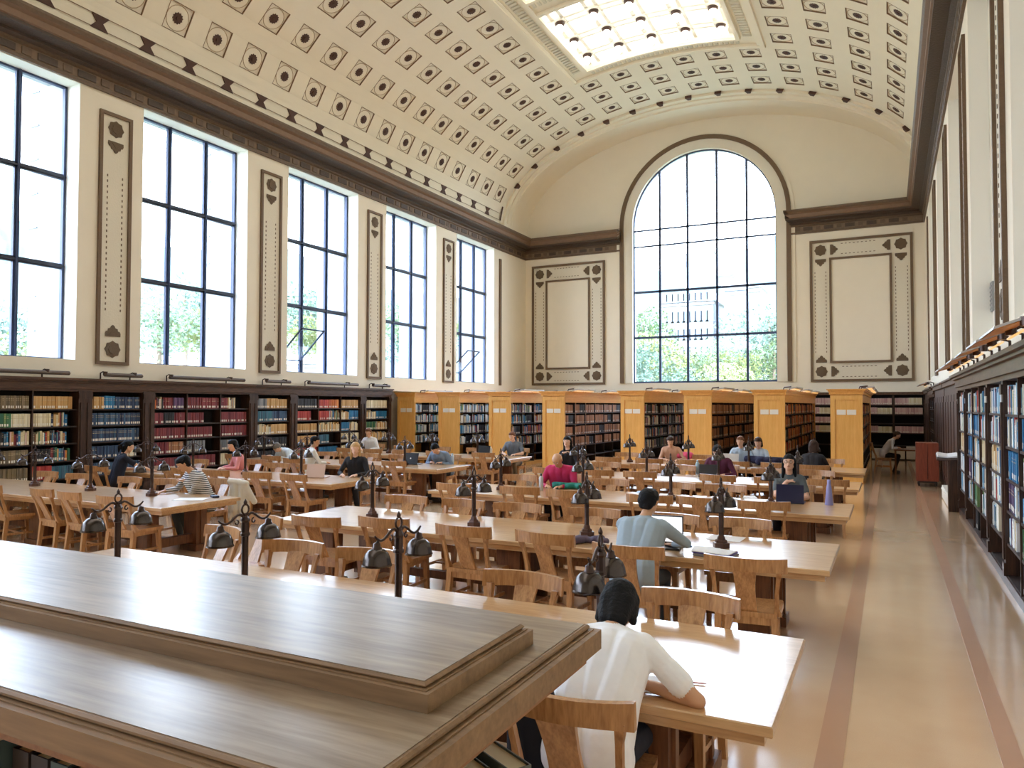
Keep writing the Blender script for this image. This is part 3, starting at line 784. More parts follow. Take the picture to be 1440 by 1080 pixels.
# (ya, yb, dividers, palette rows, description)
WB = lambda k: (7.20+4.93*k, 10.53+4.93*k); NB = lambda k: (10.53+4.93*k, 12.13+4.93*k)
left_rows = {
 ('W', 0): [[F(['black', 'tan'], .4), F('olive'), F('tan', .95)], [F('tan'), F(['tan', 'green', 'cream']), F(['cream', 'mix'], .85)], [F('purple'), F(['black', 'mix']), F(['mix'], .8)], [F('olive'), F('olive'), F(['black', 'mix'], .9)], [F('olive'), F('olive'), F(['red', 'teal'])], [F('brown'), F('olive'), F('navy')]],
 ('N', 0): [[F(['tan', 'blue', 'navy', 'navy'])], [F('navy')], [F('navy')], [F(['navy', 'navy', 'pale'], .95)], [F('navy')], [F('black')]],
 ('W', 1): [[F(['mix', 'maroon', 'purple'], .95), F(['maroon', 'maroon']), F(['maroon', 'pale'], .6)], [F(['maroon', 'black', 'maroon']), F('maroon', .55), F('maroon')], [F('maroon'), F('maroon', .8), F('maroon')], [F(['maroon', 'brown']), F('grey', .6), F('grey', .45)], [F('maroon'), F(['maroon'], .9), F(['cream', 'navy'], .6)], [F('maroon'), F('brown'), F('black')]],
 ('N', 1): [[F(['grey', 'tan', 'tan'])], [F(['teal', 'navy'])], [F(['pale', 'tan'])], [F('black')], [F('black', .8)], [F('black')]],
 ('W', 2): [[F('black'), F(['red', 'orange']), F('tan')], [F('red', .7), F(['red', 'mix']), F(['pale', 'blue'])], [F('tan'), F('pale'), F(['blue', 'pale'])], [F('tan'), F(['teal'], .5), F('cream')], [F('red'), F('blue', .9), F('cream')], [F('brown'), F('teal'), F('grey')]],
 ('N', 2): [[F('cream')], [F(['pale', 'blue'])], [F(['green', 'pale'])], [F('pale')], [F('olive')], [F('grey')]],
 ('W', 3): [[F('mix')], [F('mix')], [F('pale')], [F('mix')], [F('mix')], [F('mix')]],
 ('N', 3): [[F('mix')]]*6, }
WN = {0: 'nearest wide left case', 1: 'maroon-filled wide left case', 2: 'last wide left case'}
NN = {0: 'narrow left case of navy volumes', 1: 'narrow left case of tan and teal sets', 2: 'narrow left case touching the golden stacks'}
for k in range(0, 3):
    ya, yb = WB(k); h = (yb-ya)/2; d = [-h/3+.02, h/3-.02]
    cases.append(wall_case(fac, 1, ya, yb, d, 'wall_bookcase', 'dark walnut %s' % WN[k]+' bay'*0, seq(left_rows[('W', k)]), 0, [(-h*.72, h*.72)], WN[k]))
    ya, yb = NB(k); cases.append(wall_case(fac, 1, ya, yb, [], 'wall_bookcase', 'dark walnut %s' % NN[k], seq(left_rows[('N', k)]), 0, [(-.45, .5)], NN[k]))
# plain run beyond, mostly hidden by the yellow stacks
# right wall: mirrored bays, nearer the camera
rr = lambda: seq([[F('cool', .98), F(['cool', 'red'], .98), F('cool', .95)], [F('cool'), F(['blue', 'cool']), F('cool')], [F(['pale', 'cool']), F('cool', .9), F('blue')], [F(['cool'], .95), F('cool', .7), F(['purple', 'cool'])], [F('cool', .5), F('green', .4), F('cool', .6)], [None, F('black', .3), None]])
RN = {0: 'nearest wide right case', 1: 'farther wide right case'}
RM = {0: 'narrow right case near the camera', 1: 'narrow right case at the far end'}
for k in (0, 1):
    ya, yb = WB(k); h = (yb-ya)/2
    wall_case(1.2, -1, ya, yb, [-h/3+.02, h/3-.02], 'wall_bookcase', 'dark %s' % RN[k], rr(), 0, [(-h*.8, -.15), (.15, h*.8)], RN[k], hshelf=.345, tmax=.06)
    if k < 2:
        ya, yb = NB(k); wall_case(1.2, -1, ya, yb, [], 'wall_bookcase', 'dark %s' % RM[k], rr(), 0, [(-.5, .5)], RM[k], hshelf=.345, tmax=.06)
# dark panelling beyond the right-hand cases
def panel_run(nm, x, ya, yb, label):
    e = thing(nm, label, 'cabinet', (x, (ya+yb)/2, 0)); h = (yb-ya)/2
    m = MB(); m.box(0, -h, .0, .30, h, 2.62); obj('body', m, WALN, e)
    n = max(1, int((yb-ya)/.8))
    for k in range(n):
        y0, y1 = -h+2*h*k/n+.06, -h+2*h*(k+1)/n-.06
        m = MB(); m.box(-.02, y0, .25, .0, y1, 2.35); m.box(-.03, y0+.08, .4, -.02, y1-.08, 2.2); obj('door', m, WALN, e)
    m = MB(); m.box(-.06, -h, 2.56, .3, h, 2.66); m.box(-.1, -h, 2.66, .3, h, 2.7); obj('cornice', m, WALNX, e)
panel_run('panelled_cupboard', 1.22, 17.2, 21.4, 'tall dark panelled cupboard run beyond the right-hand bookcases')
panel_run('panelled_cupboard', 1.22, 21.6, 25.8, 'tall dark panelled cupboard behind the red-brown cabinet')
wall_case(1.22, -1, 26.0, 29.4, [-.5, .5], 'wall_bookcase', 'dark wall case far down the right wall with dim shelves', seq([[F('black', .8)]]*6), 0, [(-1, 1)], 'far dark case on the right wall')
panel_run('panelled_cupboard', 1.22, 29.5, 32.8, 'tall dark panelled cupboard in the far right corner')
for (q, lb) in (((.95, 17.3), 'white baseboard heater at the foot of the dark right-hand panelling'),):
    e = thing('baseboard_heater', lb, 'heater', (1.1, 18.5, 0)); m = MB(); m.cbox(-.06, -1.2, .02, .06, 1.2, .3); m.box(-.075, -1.15, .22, -.06, 1.15, .25); obj('body', m, WHITE, e)
e = thing('baseboard_heater', 'white baseboard heater under the far end bookcase', 'heater', (.3, 32.6, 0)); m = MB(); m.cbox(-.95, -.05, .05, .2, .05, .45); m.cbox(.25, -.05, .05, .9, .05, .55); obj('body', m, WHITE, e)

# end wall bookcases (behind the stacks)
END = thing('end_wall_bookcase', 'long dark bookcase of pale pink volumes along the end wall', 'bookcase', (CX, 32.9, 0))
w2 = (XR-XL)/2-.1
m = MB(); m.box(-w2, .28, 0, w2, .30, 2.62); obj('back_panel', m, BLACKB, END)
nb = 16
for k in range(nb+1):
    x = -w2+2*w2*k/nb; m = MB(); m.box(x-.03, 0, .5, x+.03, .28, 2.6); obj('upright', m, WALN, END)
for z in (.55, 1.05, 1.42, 1.79, 2.16):
    m = MB(); m.box(-w2, .01, z-.05, w2, .28, z); obj('shelf', m, SHELF, END)
m = MB(); m.box(-w2, -.04, 2.55, w2, .3, 2.66); obj('cornice', m, WALNX, END)
for zi, z in enumerate((2.16, 1.79, 1.42, 1.05)):
    for k in range(nb):
        if zi == 2 and k > 12: continue
        x0 = CX-w2+2*w2*k/nb+.04
        shelf((x0, 32.92, z), (1, 0, 0), (0, -1, 0), 2*w2/nb-.08, ['pink', 'cream'] if (k+zi) % 2 else ['pink'], .27, .03, .045, where='on the end wall bookcase')
# ------------------------------------------------------------------ golden oak stacks
ST = [(-16.05, -15.30), (-14.28, -13.43), (-12.24, -11.42), (-10.23, -9.44), (-7.53, -6.78), (-5.54, -4.72), (-3.51, -2.66), (-1.47, -.66)]
YF, YBK = 22.4, 32.0
stp = ['cool', 'cool', 'mix', 'browns', 'mix', 'browns', 'warm', 'warm']
stn = ['beside the left wall cases', 'second from the left wall', 'third from the left wall', 'just left of the middle passage', 'just right of the middle passage', 'third from the right-hand aisle', 'second from the right-hand aisle', 'beside the right-hand aisle']
stn[5] = 'third from the right-hand aisle'; stn[4] = 'fourth from the right-hand aisle'
TOPZ = 2.57
for i, (xa, xb) in enumerate(ST):
    e = thing('book_stack', 'golden oak double bookstack %s, two white cards' % stn[i], 'bookcase', ((xa+xb)/2, YF, 0)); w = (xb-xa)/2; L = YBK-YF
    m = MB(); m.box(-w, 0, 0, w, .05, 2.42)
    fr = .11
    m.box(-w, -.03, .02, -w+fr, 0, 2.40); m.box(w-fr, -.03, .02, w, 0, 2.40); m.box(-w+fr, -.03, 2.27, w-fr, 0, 2.40); m.box(-w+fr, -.03, .02, w-fr, 0, .22)
    m.box(-w, .05, 2.28, w, L, 2.34)
    m.box(-w, .05, 0, w, L, .12)
    m.box(-.012, .05, .1, .012, L, 2.3, 0)
    obj('end_panel', m, GOLD, e)
    m = MB(); m.box(-w-.03, -.06, 2.42, w+.03, L, 2.50); m.box(-w-.06, -.09, 2.50, w+.06, L, TOPZ-.03); m.box(-w-.09, -.12, TOPZ-.03, w+.09, L, TOPZ); m.box(-w-.005, .05, 2.2, w+.005, L, 2.42); obj('cornice', m, GOLDX, e)
    m = MB(); m.box(-w, L-.05, 0, w, L, 2.42); obj('far_panel', m, GOLD, e)
    for s in (-1, 1):
        for z in (2.16-.37*k for k in range(0, 6)):
            a, b = sorted((s*.02, s*(w-.02))); zz = z-.30
            m = MB(); m.box(a, .06, zz-.03, b, L-.05, zz); obj('shelf', m, SHELF, e)
        for k in range(1, 10):
            y = L*k/10; a, b = sorted((s*.02, s*(w-.03))); m = MB(); m.box(a, y-.012, .1, b, y+.012, 2.3); obj('upright', m, SHELF, e)
    for s in (-.13, .13):
        m = MB(); m.cbox(s-.115, -.012, 1.86, s+.115, .0, 2.0, .004); o = obj('label_card', m, WHITE, e)
        m = MB()
        for k in range(3): m.box(s-.08+.05*k, -.0135, 1.925, s-.05+.05*k, -.012, 1.945)
    # books on the faces that can be seen (right-hand side; left side of the rightmost ones is hidden)
    for zi in range(5):
        z = 2.16-.30-.37*zi
        for k in range(10):
            y0 = YF+L*k/10+.02
            pl = stp[i]
            shelf((xb-.03, y0+(.04 if k == 0 else 0), z), (0, 1, 0), (1, 0, 0), L/10-.04-(.04 if k == 0 else 0), [pl, pl] if (i+k+zi) % 4 else [pl, 'black'], .30, .03, .06, fill=R_.choice([1, 1, 1, .85]), where='in the golden oak stack %s' % stn[i], lab=.6)
    # tray lamps along the top edge
    for k, y in enumerate((1.2, 4.4, 7.4)):
        t = thing('tray_lamp', 'grey tray lamp along the top of the bookstack %s, %s from the reading tables' % (stn[i], ORD[k]), 'lamp', (xb+.02, YF+y, TOPZ), 0)
        t['label'] = 'grey tray lamp, %s along the top of the stack %s' % (ORD[k], stn[i])
        m = MB(); m.hexa([(.06, -.75, .02), (.26, -.75, .05), (.26, .95, .05), (.06, .95, .02)], [(.06, -.75, .06), (.26, -.75, .09), (.26, .95, .09), (.06, .95, .06)]); obj('tray', m, TRAY, t)
        m = MB(); m.box(.10, -.7, .005, .20, .9, .028); obj('tube', m, LAMPON, t)
        m = MB(); m.tube([(-.12, -.7, 0), (-.1, -.7, .07), (.1, -.7, .09)], .02, 6); m.tube([(-.12, .7, 0), (-.1, .7, .07), (.1, .7, .09)], .02, 6); obj('bracket', m, IRON, t)
# ------------------------------------------------------------------ book objects
bu = MB()   # unit book: x thickness, y depth (towards -y is the spine), z height
bu.box(0, 0, 0, 1, 1, 1, 0)
BM = bu.mesh('book', [BOOKO])
bl = MB(); bl.box(0, 0, 0, 1, 1, 1, 0); bl.box(.18, -.012, .08, .82, 0, .26, 1); bl.box(.1, -.006, .66, .9, 0, .69, 2); bl.box(.1, -.006, .78, .9, 0, .80, 2)
BML = bl.mesh('book', [BOOKO, WHITE, plain('spine_gilt', srgb(196, 178, 140), .5)])
def add_book(bk, label, group):
    (o, u, n, t, h, d, c, lab, where) = bk
    ob = bpy.data.objects.new('book', BML if lab else BM); C.objects.link(ob)
    M = Matrix.Identity(4); M.col[0][:3] = Vector(u)*t; M.col[1][:3] = Vector(n)*-d; M.col[2][:3] = (0, 0, h); M.translation = Vector(o)
    ob.matrix_world = M; cc = srgb(*c); ob.color = cc
    ob['label'] = label; ob['category'] = 'book'; ob['group'] = group
    return ob
def score(bk):
    o = bk[0]; q = proj((o[0], o[1], o[2]+bk[4]/2))
    if q is None or not (2 < q[0] < 1438 and 2 < q[1] < 1078): return 0
    vdir = Vector((o[0], o[1], o[2]-EYE)).normalized(); nn = Vector(bk[2]); f = max(0, -vdir.dot(nn))
    return f*bk[3]*bk[4]/(q[2]**2)*(1 if o[2] > .8 or o[0] > 0 else .3)
BOOKS.sort(key=lambda b: -score(b))
for bk in BOOKS[:296]:
    wh = bk[8]; cn = cname(bk[6])
    add_book(bk, '%s book %s' % (cn, wh), '%s books %s' % (cn, wh.split(' of the ')[0]+' of '+wh.split(' of the ')[1] if ' of the ' in wh else wh))
mv = []; mf = []; mc = []; mm = []
for bk in BOOKS[296:]:
    (o, u, n, t, h, d, c, lab, where) = bk
    q = proj(o)
    if q is None or q[0] < -60 or q[0] > 1500: continue
    if o[2] < .45 and o[0] < 0: continue
    O = Vector(o); U = Vector(u)*t; N = Vector(n)*-d; Z = Vector((0, 0, h)); b = len(mv)
    mv += [O, O+U, O+U+N, O+N, O+Z, O+U+Z, O+U+N+Z, O+N+Z]
    mf += [(b, b+1, b+5, b+4), (b+4, b+5, b+6, b+7), (b+1, b+2, b+6, b+5), (b+3, b, b+4, b+7)]
    cc = srgb(*c); mc += [cc]*4; mm += [0]*4
    if lab:
        b = len(mv); e = -N.normalized()*.003
        mv += [O+U*.18+Z*.08+e, O+U*.82+Z*.08+e, O+U*.82+Z*.26+e, O+U*.18+Z*.26+e]; mf.append((b, b+1, b+2, b+3)); mc.append(srgb(232, 226, 214)); mm.append(0)
me = bpy.data.meshes.new('shelved_books'); me.from_pydata([tuple(v) for v in mv], [], mf); me.materials.append(BOOKA)
at = me.color_attributes.new('col', 'FLOAT_COLOR', 'CORNER'); arr = []
for f, c in zip(mf, mc): arr += list(c)*len(f)
at.data.foreach_set('color', arr); me.update()
sb = bpy.data.objects.new('shelved_books', me); C.objects.link(sb); sb['kind'] = 'stuff'
tag(sb, 'rows of smaller shelved books filling the far stacks and wall cases', 'books')

# ------------------------------------------------------------------ reading tables
def make_table(L, D, nm='reading_table', label='', loc=(0, 0, 0)):
    e = thing(nm, label, 'table', loc, 0, 'long oak reading tables')
    x, y = L/2, D/2
    m = MB(); m.cbox(-x, -y, .712, x, y, .76, .006); obj('tabletop', m, TABLEW, e)
    m = MB(); m.box(-x+.04, -y+.04, .66, x-.04, -y+.08, .712); m.box(-x+.04, y-.08, .66, x-.04, y-.04, .712); m.box(-x+.04, -y+.08, .66, -x+.08, y-.08, .712); m.box(x-.08, -y+.08, .66, x-.04, y-.08, .712); obj('apron', m, TABLEW, e)
    for s in (-1, 0, 1):
        cx = s*(x-.62)
        for t in (-1, 1):
            m = MB(); cy = t*.40
            m.box(cx-.13, cy-.09, .08, cx+.13, cy+.09, .66); m.box(cx-.15, cy-.03, .1, cx+.15, cy+.03, .64)
            m.box(cx-.17, cy-.13, .0, cx+.17, cy+.13, .09)
            obj('leg', m, TLEG, e)
        m = MB(); m.box(cx-.05, -.31, .12, cx+.05, .31, .24); m.box(cx-.06, -y+.2, .60, cx+.06, y-.2, .66); obj('crossbar', m, TLEG, e)
    m = MB(); m.box(-x+.62, -.04, .13, x-.62, .04, .22); obj('stretcher', m, TLEG, e)
    return e
FAR = [4.62, 7.92, 11.22, 14.52, 17.82, 21.12]; TD = 1.33
rowname = ['nearest', 'second', 'third', 'fourth', 'fifth', 'sixth']
RX0, RX1, LX0, LX1 = -6.5, -.45, -14.5, -8.45
tab0 = None
def tlabel(r, side): return 'long oak reading table in the %s row from the camera, %s block' % (rowname[r], side)
for r in range(5):
    lb = tlabel(r, 'right-hand'); loc = ((RX0+RX1)/2, FAR[r]-TD/2, 0)
    if tab0 is None: tab0 = make_table(RX1-RX0, TD, label=lb, loc=loc)
    else: dup(tab0, loc, 0, lb)
for r in range(1, 6): 
    if r == 5: continue
    dup(tab0, ((LX0+LX1)/2, FAR[r]-TD/2, 0), 0, tlabel(r, 'left-hand'))

# ------------------------------------------------------------------ chairs
def arc_rail(w, z0, z1, t, bow, n=10, y0=0, lean=0):
    m = MB(); P = []
    for k in range(n+1):
        a = -1+2*k/n; x = a*w/2; y = y0+bow*a*a
        P.append((x, y))
    vs = []
    for (x, y) in P:
        for (dy, z) in ((-t/2, z0), (t/2, z0), (t/2+0, z1), (-t/2, z1)):
            vs.append((x, y+dy-(z-z0)*lean, z-.012*abs(x/(w/2))**3*(1 if z == z0 else 0)))
    fs = [(0, 1, 2, 3), tuple(4*n+i for i in (3, 2, 1, 0))]
    for k in range(n):
        for i in range(4): j = (i+1) % 4; fs.append((4*k+i, 4*k+4+i, 4*k+4+j, 4*k+j))
    m.add(vs, fs); return m
def make_chair():
    e = thing('library_chair', '', 'chair', (0, 0, 0), 0)
    # seat, saddle shaped
    n = 10; vs = []; 
    for zz in (0, 1):
        for i in range(n+1):
            for j in range(n+1):
                u, v = -1+2*i/n, -1+2*j/n; x = u*(.235+.015*v); y = v*.215+.02; x *= (1-.06*max(0, abs(v)-.7)/.3)
                z = .415 if zz == 0 else .452-.012*max(0, 1-u*u)*max(0, 1-v*v)*1.4
                vs.append((x, y, z))
    N = (n+1)**2; fs = []
    for i in range(n):
        for j in range(n):
            a = i*(n+1)+j; fs.append((a+N, a+N+n+1, a+N+n+2, a+N+1)); fs.append((a, a+1, a+n+2, a+n+1))
    for k in range(n):
        for (a, b) in ((k, k+1), (n*(n+1)+k+1, n*(n+1)+k)): fs.append((a, b, b+N, a+N))
        for (a, b) in (((k+1)*(n+1), k*(n+1)), (k*(n+1)+n, (k+1)*(n+1)+n)): fs.append((a, b, b+N, a+N))
    m = MB(); m.add(vs, fs, 0, False); obj('seat', m, CHAIRW, e)
    obj('top_rail', arc_rail(.555, .775, .872, .032, .075, 12, -.335, .12), CHAIRW, e)
    m = MB()
    for k in range(6):
        a, b = k/6, (k+1)/6
        wa, wb = .078-.012*sin(pi*a)+0*a, .078-.012*sin(pi*b)
        ya, yb = -.165-.165*a**1.1, -.165-.165*b**1.1; za, zb = .44+.345*a, .44+.345*b
        m.hexa([(-wa, ya-.012, za), (wa, ya-.012, za), (wa, ya+.012, za), (-wa, ya+.012, za)], [(-wb, yb-.012, zb), (wb, yb-.012, zb), (wb, yb+.012, zb), (-wb, yb+.012, zb)])
    obj('splat', m, CHAIRW, e)
    for s in (-1, 1):
        m = MB(); q = [(.205, -.19, .43, .045), (.205, -.205, .52, .030), (.212, -.235, .62, .026), (.222, -.265, .72, .028), (.235, -.285, .80, .036)]
        q = [(.21, -.15, .43, .055), (.205, -.185, .50, .033), (.207, -.215, .60, .026), (.215, -.245, .70, .027), (.228, -.272, .79, .04)]
        for a, b in zip(q, q[1:]):
            m.hexa([(s*a[0]-a[3]/2, a[1]-a[3]*.6, a[2]), (s*a[0]+a[3]/2, a[1]-a[3]*.6, a[2]), (s*a[0]+a[3]/2, a[1]+a[3]*.6, a[2]), (s*a[0]-a[3]/2, a[1]+a[3]*.6, a[2])],
                   [(s*b[0]-b[3]/2, b[1]-b[3]*.6, b[2]), (s*b[0]+b[3]/2, b[1]-b[3]*.6, b[2]), (s*b[0]+b[3]/2, b[1]+b[3]*.6, b[2]), (s*b[0]-b[3]/2, b[1]+b[3]*.6, b[2])])
        obj('back_post', m, CHAIRW, e)
        for (yb_, yt, nm) in ((-.21, -.165, 'r'), (.215, .19, 'f')):
            m = MB(); c = .019; d = .025
            m.hexa([(s*.20-c, yb_-c, 0), (s*.20+c, yb_-c, 0), (s*.20+c, yb_+c, 0), (s*.20-c, yb_+c, 0)], [(s*.19-d, yt-d, .418), (s*.19+d, yt-d, .418), (s*.19+d, yt+d, .418), (s*.19-d, yt+d, .418)])
            obj('leg', m, CHAIRW, e)
        m = MB(); m.box(s*.197-.009, -.19, .17, s*.197+.009, .195, .20); obj('stretcher', m, CHAIRW, e)
    e.scale = (1.12, 1.1, 1.07)
    m = MB(); m.box(-.17, .18, .36, .17, .20, .415); m.box(-.17, -.18, .36, .17, -.16, .415); m.box(-.2, -.16, .37, -.18, .18, .415); m.box(.18, -.16, .37, .2, .18, .415); m.box(-.19, -.02, .175, .19, 0, .195); obj('seat_frame', m, CHAIRW, e)
    return e
ch0 = make_chair(); used = [False]
def chair(x, y, rz, label):
    g = 'oak library chairs round the reading tables'
    if not used[0]:
        used[0] = True; ch0.location = (x, y, 0); ch0.rotation_euler = (0, 0, rz); ch0['label'] = label; ch0['group'] = g; return ch0
    return dup(ch0, (x, y, 0), rz, label, g)
def row_chairs(r, side, block, xs, dy=None):
    """side 'n': between camera and table, seen from the back"""
    n = len(xs)
    xs = sorted(xs, reverse=(block == 'R'))
    for k, it in enumerate(xs):
        x, off, tw = it if isinstance(it, tuple) else (it, 0, 0)
        y = (FAR[r]-TD+.02+off) if side == 'n' else (FAR[r]-.24-off)
        if side == 'f' and off == .02: y = FAR[r]+.26
        rz = (0 if side == 'n' else pi)+rad(tw)
        lb = 'oak chair, %s from the central passage on the %s side of the %s table row, %s block' % (ORD[n-1-k] if block == 'R' else ORD[n-1-k], 'near' if side == 'n' else 'far', rowname[r], 'right' if block == 'R' else 'left')
        if block == 'R': lb = 'oak chair, %s from the right aisle, %s side of the %s right-hand table' % (ORD[k], 'near' if side == 'n' else 'far', rowname[r])
        else: lb = 'oak chair, %s from the left wall, %s side of the %s left-hand table' % (ORD[k], 'near' if side == 'n' else 'far', rowname[r])
        chair(x, y, rz, lb)
jit = lambda x: (x+R_.uniform(-.05, .05), R_.uniform(-.06, .02), R_.uniform(-7, 7))
STD = [-5.95, -4.92, -3.9, -2.9, -1.9, -.95]
row_chairs(0, 'n', 'R', [(-1.23, -.16, 2)])
row_chairs(0, 'f', 'R', [(-4.55, -.2, 6), (-3.75, -.2, 4), (-2.30, 0, -2), (-1.15, 0, -4), (-5.75, -.45, -12)])
row_chairs(1, 'n', 'R', [(-5.45, -.2, 4), (-4.75, .05, 3), (-3.74, 0, 0), (-2.84, 0, -5), (-2.0, -.24, 3), (-1.05, -.3, 6)])
row_chairs(1, 'f', 'R', [(-5.56, 0, 4), (-4.74, 0, -3), (-3.96, 0, 3), (-2.98, 0, 5), (-2.14, 0, -4), (-1.39, 0, 2)])
row_chairs(2, 'n', 'R', [(-4.80, .05, 4), (-4.02, 0, -2), (-2.86, 0, 3), (-2.18, 0.05, -3), (-1.42, 0, 4), (-5.85, 0, 0)])
row_chairs(2, 'f', 'R', [(-5.55, 0, 3), (-4.87, .02, 0), (-3.95, 0, 4), (-2.92, 0, 3), (-2.2, 0, -3), (-1.28, .02, 2)])
row_chairs(3, 'n', 'R', [jit(x) for x in (-5.75, -3.97, -2.62, -1.74, -.9, -4.85)])
row_chairs(3, 'f', 'R', [(-6.1, .02, 0), (-5.2, 0, 3), (-4.4, 0, 0), (-3.7, 0, -3), (-2.95, .02, 0), (-2.02, 0, 2), (-1.22, 0, -4)])
row_chairs(4, 'n', 'R', [jit(x) for x in (-5.7, -4.85, -3.9, -2.9, -2.15)]+[(-1.4, -.3, 4)])
row_chairs(4, 'f', 'R', [(-5.85, 0, 0), (-4.75, .02, 0), (-3.9, 0, 3), (-2.95, .02, 0), (-2.0, 0, -3), (-1.2, 0, 0)])
row_chairs(1, 'n', 'L', [(-11.75, .05, -12), (-10.6, .05, -6), (-9.9, 0, -8), (-8.95, -.05, 6), (-13.0, 0, -10)])
row_chairs(1, 'f', 'L', [(-13.2, 0, 4), (-12.25, 0, 5), (-11.0, 0, -4), (-9.45, .02, 0), (-10.15, -.1, 10)])
row_chairs(2, 'n', 'L', [(-13.7, -.4, 4), (-12.0, 0, -3), (-9.9, 0, 5), (-9.02, 0, -3), (-10.9, 0, 3)])
row_chairs(2, 'f', 'L', [(-13.3, 0, 4), (-12.1, .02, 0), (-11.0, 0, 5), (-9.15, .02, 0), (-10.1, 0, 4)])
row_chairs(3, 'n', 'L', [(-14.0, 0, 3), (-12.8, 0, -4), (-11.75, -.4, 0), (-10.5, 0, 3), (-9.35, 0, 0)])
row_chairs(3, 'f', 'L', [(-13.8, .02, 0), (-12.6, 0, 5), (-11.3, 0, -4), (-10.35, 0, 4), (-9.3, .02, 0)])
row_chairs(4, 'n', 'L', [jit(x) for x in (-13.3, -11.5, -10.4, -9.0, -12.4)])
row_chairs(4, 'f', 'L', [(-13.95, .02, 0), (-12.6, 0, 3), (-11.3, 0, 3), (-10.2, 0, -3), (-9.1, .02, 0)])
chair(-5.95, 5.55, rad(172), 'oak chair standing askew in the passage before the striped-shirt reader')

# ------------------------------------------------------------------ table lamps
def make_lamp():
    e = thing('table_lamp', '', 'lamp', (0, 0, 0))
    m = MB(); m.lathe([(.080, 0), (.080, .045), (.060, .05), (.054, .072), (.040, .078), (.034, .10), (.026, .115)], n=6, sm=False); obj('base', m, BASEM, e)
    m = MB(); m.lathe([(.024, .09), (.024, .40), (.034, .405), (.034, .42), (.028, .43), (.026, .50), (.036, .515), (.03, .53), (.016, .55)], n=8, sm=False); obj('pole', m, IRON, e)
    m = MB(); R = .027
    m.tube([(0, R*1.15*cos(t), .592+R*1.3*sin(t)) for t in [2*pi*k/12-pi/2 for k in range(13)]], .0075, 6); m.tube([(0, 0, .545), (0, 0, .56)], .02, 8); m.lathe([(.001, .62), (.013, .632), (.013, .645), (.004, .662), (.001, .668)], n=8); obj('finial', m, IRON, e)
    for s in (-1, 1):
        m = MB()
        pts = [(0, s*(.01+.02*k), z) for k, z in enumerate((.53, .552, .56, .556, .545, .53, .517, .508, .505, .51, .522, .54))]
        m.tube(pts, [.010, .011, .010, .009, .009, .009, .009, .009, .009, .009, .008, .006], 6)
        cc = [(0, s*(.075+.022*cos(t)*(1-t/12)), .505+.022*sin(t)*(1-t/12)) for t in [pi/2+.5*k for k in range(11)]]
        m.tube(cc, .006, 5); m.tube([(0, s*.20, .50), (0, s*.215, .49)], .012, 6)
        obj('arm', m, IRON, e)
        m = MB(); c = (0, s*.212, 0)
        m.lathe([(.012, .50), (.022, .495), (.024, .475), (.030, .47), (.030, .455)], c, 12, 0)
        m.lathe([(.030, .462), (.05, .455), (.07, .435), (.083, .405), (.088, .375), (.094, .360), (.090, .360), (.084, .377), (.078, .402), (.06, .435)], c, 16, 1)
        b = obj('shade', m, [IRON, BELL], e)
        m = MB(); m.lathe([(.001, .385), (.018, .39), (.022, .41), (.015, .44), (.012, .46)], c, 10); obj('bulb', m, GLASSG, b)
    return e
lamp0 = make_lamp(); lu = [False]
def lamp(x, y, label, tw=0):
    if not lu[0]:
        lu[0] = True; lamp0.location = (x, y, .76); lamp0.rotation_euler = (0, 0, tw); lamp0['label'] = label; lamp0['group'] = 'two-arm bronze table lamps'; return
    dup(lamp0, (x, y, .76), tw, label, 'two-arm bronze table lamps')
for r in range(5):
    for k, x in enumerate((-5.54, -4.14, -2.8, -1.44)):
        lamp(x, (FAR[r]-TD/2)-.03, 'dark bronze two-arm lamp, %s from the right on the %s right-hand table' % (ORD[3-k], rowname[r]), rad(R_.uniform(-4, 4)))
for r in range(1, 5):
    for k, x in enumerate((-14.0, -12.6, -11.15, -9.73)):
        lamp(x, (FAR[r]-TD/2)+.17*(r == 1), 'dark bronze two-arm lamp, %s from the right on the %s left-hand table' % (ORD[3-k], rowname[r]), rad(R_.uniform(-4, 4)))

# ------------------------------------------------------------------ low bookcase in front
e = thing('low_bookcase', 'low weathered oak bookcase with a stepped top filling the near left foreground', 'bookcase', (0, 0, 0))
def step_top(x0, y0, x1, y1, z0, z1, mats, name, edge=.03, lip=.022):
    m = MB()
    m.box(x0, y0, z0, x1, y1, z1-lip-.004, 1)
    m.box(x0+edge*.45, y0+edge*.45, z1-lip-.004, x1-edge*.45, y1-edge*.45, z1-lip, 1)
    m.cbox(x0+edge*.7, y0+edge*.7, z1-lip, x1-edge*.7, y1-edge*.7, z1-.002, .006, 1)
    m.box(x0+edge, y0+edge, z1-.002, x1-edge, y1-edge, z1, 0)
    return obj(name, m, mats, e)
step_top(-6.3, 1.13, -.90, 2.46, 1.26, 1.35, [SLABW, SLABD], 'lower_slab', .045, .02)
step_top(-6.2, 1.54, -1.01, 2.14, 1.3505, 1.416, [SLABW, SLABD], 'upper_slab', .03, .016)
m = MB(); m.box(-6.2, 1.17, 1.215, -.94, 2.42, 1.26); obj('fascia', m, FASC, e)
m = MB(); m.box(-1.54, 1.6, .02, -1.50, 2.36, 1.215); obj('side_panel', m, FASC, e)
for x in (-2.75, -3.9): m = MB(); m.box(x-.02, 1.3, .02, x+.02, 2.36, 1.215); obj('upright', m, FASC, e)
m = MB(); m.box(-6.0, 1.78, .02, -1.5, 1.8, 1.215); obj('back_panel', m, FASC, e)
for z in (.06, .48, .89): m = MB(); m.box(-6.0, 1.18, z-.025, -1.5, 2.38, z); obj('shelf', m, FASC, e)
